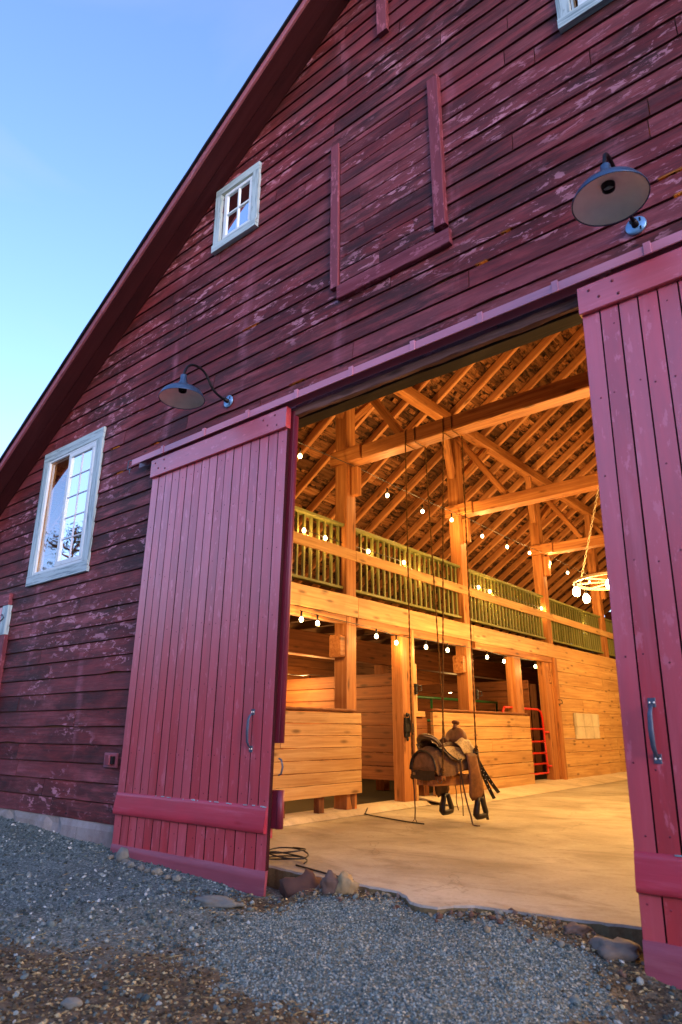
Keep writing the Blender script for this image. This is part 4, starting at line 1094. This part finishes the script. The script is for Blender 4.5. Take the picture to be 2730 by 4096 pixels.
# ------------------------------------------------------------------ hanging saddle
SA = V((.31, .951, 0)).normalized(); SN = V((.951, -.31, 0)).normalized(); SO = V((-4.44, 3.34, .79)); SK = .874
def W(u, v, w): return SO + (SA * u + SN * v + V((0, 0, w))) * SK
def sm(t): return t * t * (3 - 2 * t)
def interp(tab, u):
    for (a, x), (b, y) in zip(tab, tab[1:]):
        if a <= u <= b: return x + (y - x) * sm((u - a) / (b - a))
    return tab[0][1] if u < tab[0][0] else tab[-1][1]
def arch(u, top, half, drop, n=16, p=2.4):
    """inverted U profile: flat-ish top, sides hanging to -drop"""
    out = []
    for i in range(n + 1):
        a = -1 + 2 * i / n; s = abs(a)
        if s < .55: v = half * .82 * (s / .55); w = top - (top - (top - .09)) * (s / .55) ** 2.2
        else: t = (s - .55) / .45; v = half * (.82 + .18 * math.sin(t * 1.57)); w = (top - .09) - (top - .09 + drop) * t
        out.append((u, v * (1 if a >= 0 else -1), w))
    return out
def saddle():
    o = thing('saddle', 'brown western saddle hanging on ropes from the first tie beam', 'saddle', SO)
    # skirts draped over the barrel
    mb = MB(); rows = []
    for i in range(15):
        u = -.40 + .74 * i / 14
        top = interp([(-.4, .0), (-.3, .06), (-.1, .03), (.1, .03), (.34, .06)], u); dr = interp([(-.4, .24), (-.34, .31), (-.1, .31), (.05, .24), (.34, .16)], u)
        rows.append([W(*p) for p in arch(u, top, .265, dr)])
    mb.grid(rows); back = [V(p) for p in rows[0]]
    mb.build('skirt', M_SUEDE, o)
    mb = MB(); rows = []                                     # stuffed body under the skirts, closed at the rear
    for i, (u, s) in enumerate([(-.405, .0), (-.40, .5), (-.392, .85), (-.37, .97), (-.2, .97), (.1, .96), (.3, .9), (.34, .5), (.345, 0)]):
        top = interp([(-.4, -.01), (-.3, .045), (.1, .02), (.34, .04)], u); ring = arch(u, top, .255, .25, 16)
        c = V((u, 0, -.12)); pts = [c + (V(p) - c) * s for p in ring] + [c + (V((u, v, -.27)) - c) * s for v in (.14, 0, -.14)]
        rows.append([W(*p) for p in pts])
    mb.grid(rows, .5, 0, True); mb.build('padding', M_SUEDE, o)
    mb = MB()                                               # rolled edge round the rear of the skirt
    mb.tube([back[i] for i in range(len(back))], .013, 8); mb.build('skirt_binding', M_BLEA, o)
    # rear billets hanging under the back
    mb = MB(); rows = []
    for i in range(9): v = -.24 + .48 * i / 8; rows.append([W(-.395, v, -.245), W(-.40, v, -.30 - .03 * math.cos(v * 5)), W(-.39, v, -.35 - .02 * math.cos(v * 7))])
    mb.grid(rows); mb.build('rear_billet', M_BLEA, o)
    mb = MB(); a = W(-.405, -.2, -.29); mb.beam(a, a + SN * .04, .01, .03, (0, 0, 1), .5); mb.build('buckle', M_CHAIN, o)
    # seat
    mb = MB(); rows = []
    for i in range(19):
        u = -.33 + .50 * i / 18
        top = interp([(-.33, .19), (-.27, .165), (-.16, .10), (-.02, .085), (.08, .115), (.17, .17)], u); half = interp([(-.33, .16), (-.2, .205), (0, .2), (.17, .13)], u)
        dr = interp([(-.33, -.10), (-.2, .0), (0, .07), (.17, .0)], u)
        rows.append([W(*p) for p in arch(u, top, half, dr, 18)])
    mb.grid(rows); mb.build('seat', M_DLEA, o)
    # cantle: the raised arc at the back with a laced edge
    mb = MB(); ct = []
    for i in range(21):
        a = math.pi * (i / 20); v = -.215 * math.cos(a); w = .05 + .135 * math.sin(a) ** .7; u = -.26 - .09 * math.sin(a)
        ct.append(W(u, v, w))
    mb.tube(ct, [.018 + .016 * math.sin(math.pi * i / 20) for i in range(21)], 10); cn = mb.build('cantle', M_DLEA, o)
    mb = MB()
    for i in range(60):
        t = i / 60 * 20; k = int(t); p = ct[k].lerp(ct[min(k+1, 20)], t - k); r = .021 + .016 * math.sin(math.pi * t / 20)
        mb.beam(p + SA * .004 + SN * r * .5 + V((0, 0, r * .75)), p + SN * r * .55 - V((0, 0, -r * .1)) - SA * r * .85, .006, .006, (0, 0, 1), .5)
    mb.build('lacing', M_LACE, cn)
    # swell (fork) and gullet
    mb = MB(); rows = []
    for i in range(13):
        t = -1 + 2 * i / 12; u0 = .205 + .05 * t; rr = math.sqrt(max(0, 1 - t * t)) ** .8
        ring = []
        for k in range(20):
            a = 2 * math.pi * k / 20
            ring.append(W(u0 + .035 * math.sin(a) * .6 + t * .05, .195 * rr * math.cos(a), .15 + (.155 if math.sin(a) > 0 else .12) * rr * math.sin(a)))
        rows.append(ring)
    mb.grid(rows, .5, 0, True); mb.build('swell', M_FEND, o)
    mb = MB(); h = [W(.20, 0, .27), W(.205, 0, .31), W(.212, 0, .345)]; mb.tube(h, [.042, .028, .026], 12)
    ax = (SA * .35 + V((0, 0, 1)) - SN * .15).normalized()
    mb.lathe([(.0, -.012), (.04, -.006), (.05, .008), (.046, .022), (.02, .03), (0, .031)], W(.214, 0, .355), 18, ax=ax); mb.build('horn', M_FEND, o)
    mb = MB()                                              # braided front edge of the swell
    for i in range(16):
        t = i / 15; p = W(.27 + .03 * t, .06 + .15 * t, .26 - .26 * t); mb.blob(p, .015, 1, .3, 3, .5, 0, i, (1, .8, 1.2))
    mb.build('braid', M_BLEA, o)
    # tooled leather: front jockey, rear jockey, each a bowed plate on the near and the off side
    for s in (1, -1):
        mb = MB(); rows = []
        for i in range(11):
            t = i / 10; u = .02 + .33 * t; rows.append([])
            for j in range(7):
                q = j / 6; low = interp([(0, .06), (.25, -.045), (.6, -.09), (1, -.07)], t); hi = interp([(0, .11), (.4, .17), (.75, .15), (1, .06)], t)
                w = hi + (low - hi) * q; rows[-1].append(W(u, s * (.17 + .105 * q ** .7 + .012), w))
        mb.grid(rows); ob = mb.build('front_jockey', M_TOOL, o); so = ob.modifiers.new('thick', 'SOLIDIFY'); so.thickness = .008
        mb = MB(); rows = []
        for i in range(10):
            t = i / 9; u = -.25 + .36 * t; rows.append([])
            for j in range(7):
                q = j / 6; low = interp([(0, .0), (.35, -.10), (.75, -.135), (1, -.09)], t); hi = interp([(0, .05), (.5, .06), (1, .04)], t)
                rows[-1].append(W(u, s * (.205 + .08 * q ** .7), hi + (low - hi) * q))
        mb.grid(rows); ob = mb.build('rear_jockey', M_TOOL, o); so = ob.modifiers.new('thick', 'SOLIDIFY'); so.thickness = .007
        # side of the seat, hanging as a dark rounded flap edged in black
        mb = MB(); e = [W(-.28, s * .262, .08), W(-.22, s * .28, .0), (W(-.13, s * .295, -.07)), W(-.04, s * .3, -.115), W(.03, s * .3, -.10)]; mb.tube(e, .009, 7); mb.build('flap_binding', M_BLEA, o)
    # fenders and stirrups
    def fender(u0, s, wtop, wbot, lean, mat):
        mb = MB(); rows = []
        for i in range(13):
            t = i / 12; w = wtop + (wbot - wtop) * t; hw = interp([(0, .095), (.3, .09), (.6, .105), (.88, .125), (1, .075)], t); uc = u0 + lean * t
            v = s * (.29 + .02 * math.sin(t * 3.1) + .015 * t)
            rows.append([W(uc + hw * a - .02 * t * (1 if a < 0 else 0), v + s * .012 * (1 - a * a), w + (.02 * a * t)) for a in (-1, -.6, -.2, .2, .6, 1)])
        mb.grid(rows); ob = mb.build('fender', mat, o); so = ob.modifiers.new('thick', 'SOLIDIFY'); so.thickness = .007
        ub = u0 + lean + .035; v = s * .305; c = V((ub, v, wbot))
        mb = MB(); path = [(-.03, .015), (-.04, -.06), (-.065, -.15), (-.07, -.19), (-.045, -.215), (.03, -.215), (.10, -.20), (.105, -.165), (.075, -.08), (.05, .0), (.045, .02)]
        mb.tube([W(c.x + a, c.y, c.z + b) for a, b in path], [.024, .026, .029, .03, .03, .028, .03, .03, .028, .026, .024], 10, .5, 0, True, 1.35)
        mb.tube([W(c.x - .035, c.y, c.z + .005), W(c.x + .045, c.y, c.z + .005)], .02, 8)
        mb.build('stirrup', M_BLEA, o)
    fender(.20, 1, -.03, -.60, .06, M_FEND)
    fender(.16, -1, -.03, -.60, .04, M_DLEA)
    # latigo straps and leather strings
    for k, (p0, p1, p2, wd, m) in enumerate((((.36, .2, -.03), (.42, .24, -.25), (.66, .30, -.54), .027, M_BLEA), ((.36, .21, -.03), (.41, .25, -.3), (.57, .30, -.61), .024, M_BLEA), ((.34, .27, -.05), (.36, .29, -.45), (.42, .31, -.86), .018, M_DLEA))):
        mb = MB(); a, b, c = W(*p0), W(*p1), W(*p2); pts = [a.lerp(b, t).lerp(b.lerp(c, t), t) for t in [i / 10 for i in range(11)]]
        mb.tube(pts, .006, 10, .5, 0, True, wd / .006); s = mb.build('strap', m, o)
        if k < 2:
            mb = MB()
            for i in (4, 5, 6, 7, 8): mb.lathe([(0, .004), (.005, 0)], pts[i] + SN * .012 - SA * .008, 8, ax=SN - SA * .6)
            mb.build('studs', M_ENAMEL, s)
    for p, L in (((-.02, .30, -.08), .62), ((.33, .29, -.02), .6), ((.345, .29, -.02), .56), ((.05, .12, -.33), .36)):
        mb = MB(); a = W(*p); mb.tube([a + V((.006 * math.sin(i * .9 + L * 9) + .02 * (i / 12) ** 2, 0, -L * i / 12)) for i in range(13)], .0055, 5); mb.build('leather_string', M_DLEA, o)
    mb = MB(); c = W(.3, .285, .0)
    mb.tube([c + V((.03 * math.cos(a), 0, .03 * math.sin(a))) for a in [i * .63 for i in range(11)]], .007, 6); mb.tube([W(.26, .285, -.02), W(.3, .3, -.03), W(.34, .27, -.02), W(.36, .22, -.03)], .022, 8, .5, 0, True, .5); mb.build('latigo_keeper', M_BLEA, o)
    shift(o, SO); return o
saddle()
# timber cradle the saddle sits on
o = thing('saddle_cradle', 'short squared timber cradle slung under the hanging saddle', 'cradle', W(0, 0, -.34))
mb = MB(); mb.beam(W(-.36, .1, -.37), W(.38, .1, -.37), .11, .11, (0, 0, 1), .2); mb.build('rail', M_POST, o)
mb = MB(); mb.beam(W(-.36, -.12, -.37), W(.38, -.12, -.37), .11, .11, (0, 0, 1), .4); mb.build('rail', M_POST, o)
mb = MB(); mb.beam(W(-.30, -.31, -.33), W(-.30, .30, -.33), .06, .05, (0, 0, 1), .6); mb.build('crossbar', M_POST, o)
mb = MB(); mb.beam(W(.28, -.31, -.33), W(.28, .30, -.33), .06, .05, (0, 0, 1), .6); mb.build('crossbar', M_POST, o)
mb = MB(); c = W(-.31, .24, -.36); mb.tube([c + V((.03 * math.cos(a), -.01, .03 * math.sin(a))) for a in [i * .63 for i in range(11)]], .006, 6); mb.build('ring', M_CHAIN, o)
shift(o, V(o.location))
def rope(top, bot, label, tail=None):
    o = thing('rope', label, 'rope', top, 'ropes holding up the saddle'); top = V(top); bot = V(bot)
    mb = MB(); L = (top - bot).length; n = int(L / .022)
    for ph in (0, math.pi): 
        mb.tube([top.lerp(bot, i / n) + V((math.cos(i * .8 + ph) * .0042, math.sin(i * .8 + ph) * .0042, 0)) for i in range(n + 1)], .0065, 5)
    ro = mb.build('strand', M_ROPE, o)
    mb = MB(); k = bot + V((0, 0, .06))
    for i in range(5): mb.blob(k + V((R.uniform(-.008, .008), R.uniform(-.008, .008), -i * .026)), .021, 1, .4, 3, .5, 0, i)
    mb.build('knot', M_ROPE, o)
    if tail:
        mb = MB(); mb.tube([bot] + [V(q) for q in tail], .0075, 6)
        e = V(tail[-1])
        for d in ((-.03, -.02, -.05), (.03, 0, -.045)): mb.tube([e, e + V(d) * .5 + V((0, 0, .005)), e + V(d) * .9], .004, 5)
        mb.build('tail', M_DLEA, o)
    # loop over the tie beam
    mb = MB(); yy = top.y; y0, y1 = 3.19, 3.46
    mb.tube([(top.x, y0, 4.86), (top.x, y0, 5.0), (top.x, y0 + .03, 5.045), (top.x, y1 - .03, 5.045), (top.x, y1, 5.0), (top.x, y1, 4.84), (top.x, y1 - .03, 4.81), (top.x, y0 + .03, 4.81), (top.x, y0, 4.86)], .007, 6); mb.build('loop', M_ROPE, o)
    shift(o, top)
A = W(-.33, -.31, -.30); Bp = W(.28, -.31, -.30); Cc = W(-.30, .285, -.29); Dd = W(.30, .29, -.02)
rope((-4.77, 3.19, 4.84), A, 'leftmost saddle rope, its forked tail reaching the floor', [A + V((.02, 0, -.2)), A + V((.03, -.01, -.4)), (A.x + .03, A.y - .02, .04)])
rope((-4.62, 3.46, 4.82), Bp, 'saddle rope running down behind the saddle horn')
rope((-4.16, 3.19, 4.84), Cc, 'saddle rope ending at the iron ring on the near rear corner')
rope((-4.03, 3.46, 4.82), Dd, 'rightmost saddle rope, knotted at the front of the saddle')
mb = MB(); p = W(.0, .30, -.1); mb.tube([p + V((0, 0, -i * .06)) + V((.004 * i * i * .25, 0, 0)) for i in range(11)] + [V((p.x + .11, p.y, .05)), V((p.x + .13, p.y - .01, .014)), V((p.x + .17, p.y - .02, .012)), V((p.x + .2, p.y + .01, .012))], .009, 6)
tag(mb.build('leather_tie', M_DLEA), 'long dark leather tie trailing from the saddle to the floor', 'tie')
# cable along the floor joint and coil of wire by the door
mb = MB(); pts = [(-5.75, 3.52, .06), (-5.66, 3.35, .012), (-5.5, 3.26, .012), (-5.2, 3.16, .012), (-4.8, 3.03, .012), (-4.55, 3.0, .012)]
mb.tube(sag(pts, 0, 5), .008, 6); tag(mb.build('floor_cable', M_WIRE), 'thin black cable lying across the concrete floor below the saddle', 'cable')
mb = MB(); mb.tube([V((-4.16 + (.19 + .02 * math.sin(i * .21)) * math.cos(i * .35), .36 + .12 * math.sin(i * .35), .012 + .0015 * i + .012 * math.sin(i * .5))) for i in range(60)], .006, 5)
mb.tube(sag([(-3.98, .28, .01), (-3.5, .17, .008), (-3.3, .14, .008)], 0, 5), .007, 5); tag(mb.build('wire_coil', M_WIRE), 'loose coil of black wire on the floor behind the left sliding door edge', 'wire')

def tree(x, y, h, label):
    o = thing('tree', label, 'tree', (x, y, gz(x, y))); r2 = random.Random(4); z0 = gz(x, y)
    mb = MB(); mb.tube([V((x, y, z0 - .2)), V((x + .1, y, z0 + h * .3)), V((x - .05, y + .1, z0 + h * .6)), V((x, y, z0 + h * .95))], [.2, .16, .09, .02], 9); tips = []
    for k in range(26):
        t = .25 + .7 * r2.random(); a = r2.uniform(0, 6.3); L = (1 - t) * h * .42 + .35; b = V((x, y, z0 + h * t)); e = b + V((math.cos(a) * L, math.sin(a) * L, L * .45)); tips.append((b, e)); mb.tube([b, b.lerp(e, .5) + V((0, 0, -.06)), e], [.05, .03, .012], 5)
    mb.build('trunk', M_OLD, o); mb = MB()
    for b, e in tips:
        for i in range(110):
            c = b.lerp(e, .25 + .8 * r2.random()) + V((r2.gauss(0, .2), r2.gauss(0, .2), r2.gauss(0, .18))); d = V((r2.gauss(0, 1), r2.gauss(0, 1), r2.gauss(0, 1))).normalized(); q = d.cross(V((.3, .5, .8))).normalized()
            mb.poly([c - d * .07, c + q * .03, c + d * .07, c - q * .03], None, r2.random())
    mb.build('crown', mat_plain('leaf_green', srgb(52, 66, 38), .6, 0, .4, 3), o); shift(o, o.location.copy())
def added_wood_line():  # unseen leaf mass added so the doors reflect dark low down
    mb = MB(); r2 = random.Random(2)
    for k in range(15000):
        x = r2.uniform(-75, 50); dpt = r2.random(); y = -25 - 5 * dpt + .003 * (x + 5) ** 2 * (1 if x < -5 else .5); y = min(-8, y)
        h = 8.2 + 1.6 * noise.noise(V((x * .12, 0, 1))) + 1.1 * noise.noise(V((x * .45, 2, 1))); z = h * r2.random() ** .7 - .4
        d = V((r2.gauss(0, 1), r2.gauss(0, 1), r2.gauss(0, 1))).normalized(); q = d.cross(V((.3, .5, .8))).normalized(); c = V((x, y, z)); L = r2.uniform(.5, .95)
        mb.poly([c - d * L, c + q * L * .6, c + d * L, c - q * L * .6], None, r2.random())
    tag(mb.build('added_woods', mat_plain('wood_line_green', srgb(44, 54, 36), .7, 0, .4, 1)), 'unseen dark wood line added across the yard to darken the door reflections', 'added_woods', kind='stuff')
added_wood_line()
tree(-22.4, -8.0, 8.6, 'leafy green tree standing across the yard, mirrored in the tall window')

# ------------------------------------------------------------------ sky, sun, camera
w = bpy.data.worlds.new('World'); S.world = w; w.use_nodes = True
nt = w.node_tree; bg = nt.nodes['Background']
sky = nt.nodes.new('ShaderNodeTexSky'); sky.sky_type = 'NISHITA'; sky.sun_disc = False
SUN_EL, SUN_ROT = rad(6), rad(118)
sky.sun_elevation = SUN_EL; sky.sun_rotation = SUN_ROT; sky.altitude = 300; sky.air_density = 1.0; sky.dust_density = .6; sky.ozone_density = 2.5
hs = nt.nodes.new('ShaderNodeMix'); hs.data_type = 'RGBA'; hs.blend_type = 'MULTIPLY'; hs.inputs[0].default_value = 1; hs.inputs[7].default_value = (1.12, .90, 1.08, 1)
nt.links.new(sky.outputs[0], hs.inputs[6]); sat = nt.nodes.new('ShaderNodeHueSaturation'); sat.inputs['Saturation'].default_value = 1.06; nt.links.new(hs.outputs[2], sat.inputs['Color']); 
tc = nt.nodes.new('ShaderNodeTexCoord'); mp = nt.nodes.new('ShaderNodeMapping'); mp.inputs['Scale'].default_value = (1, 1, 3.2); nt.links.new(tc.outputs['Generated'], mp.inputs[0])
cn = nt.nodes.new('ShaderNodeTexNoise'); cn.inputs['Scale'].default_value = 2.2; cn.inputs['Detail'].default_value = 6; cn.inputs['Distortion'].default_value = .6; nt.links.new(mp.outputs[0], cn.inputs['Vector'])
mr = nt.nodes.new('ShaderNodeMapRange'); mr.inputs[1].default_value = .45; mr.inputs[2].default_value = .8; mr.inputs[3].default_value = 0; mr.inputs[4].default_value = .22; nt.links.new(cn.outputs['Fac'], mr.inputs[0])
cl = nt.nodes.new('ShaderNodeMix'); cl.data_type = 'RGBA'; cl.inputs[7].default_value = (1.0, 1.0, 1.25, 1); nt.links.new(mr.outputs[0], cl.inputs[0]); nt.links.new(sat.outputs[0], cl.inputs[6]); nt.links.new(cl.outputs[2], bg.inputs['Color']); bg.inputs['Strength'].default_value = .15
sun = bpy.data.lights.new('sun', 'SUN'); sun.energy = .5; sun.angle = rad(25); sun.color = (1, .82, .86)
so = bpy.data.objects.new('sun', sun); COL.objects.link(so)
sd = V((math.sin(SUN_ROT) * math.cos(SUN_EL), math.cos(SUN_ROT) * math.cos(SUN_EL), math.sin(SUN_EL)))
so.rotation_euler = sd.to_track_quat('Z', 'Y').to_euler()

cam = bpy.data.cameras.new('camera'); co = bpy.data.objects.new('camera', cam); COL.objects.link(co); S.camera = co
cam.sensor_width = 36; cam.lens = 23.549; cam.clip_end = 2000; cam.clip_start = .05; cam.dof.use_dof = True; cam.dof.focus_distance = 7.6; cam.dof.aperture_fstop = 2.4
yaw, pit, rol = .689864, .317045, .0018427
fwd = V((-math.sin(yaw) * math.cos(pit), math.cos(yaw) * math.cos(pit), math.sin(pit))); rt = V((math.cos(yaw), math.sin(yaw), 0)); up = rt.cross(fwd)
r2 = rt * math.cos(rol) + up * math.sin(rol); u2 = up * math.cos(rol) - rt * math.sin(rol)
co.matrix_world = Matrix(((r2.x, u2.x, -fwd.x, 0), (r2.y, u2.y, -fwd.y, -4), (r2.z, u2.z, -fwd.z, 1), (0, 0, 0, 1)))
S.view_settings.view_transform = 'Standard'; S.view_settings.look = 'None'; S.view_settings.exposure = 2.5; S.view_settings.gamma = 1
S.cycles.use_denoising = True; S.cycles.max_bounces = 8; S.cycles.transparent_max_bounces = 12; S.cycles.sample_clamp_indirect = 8
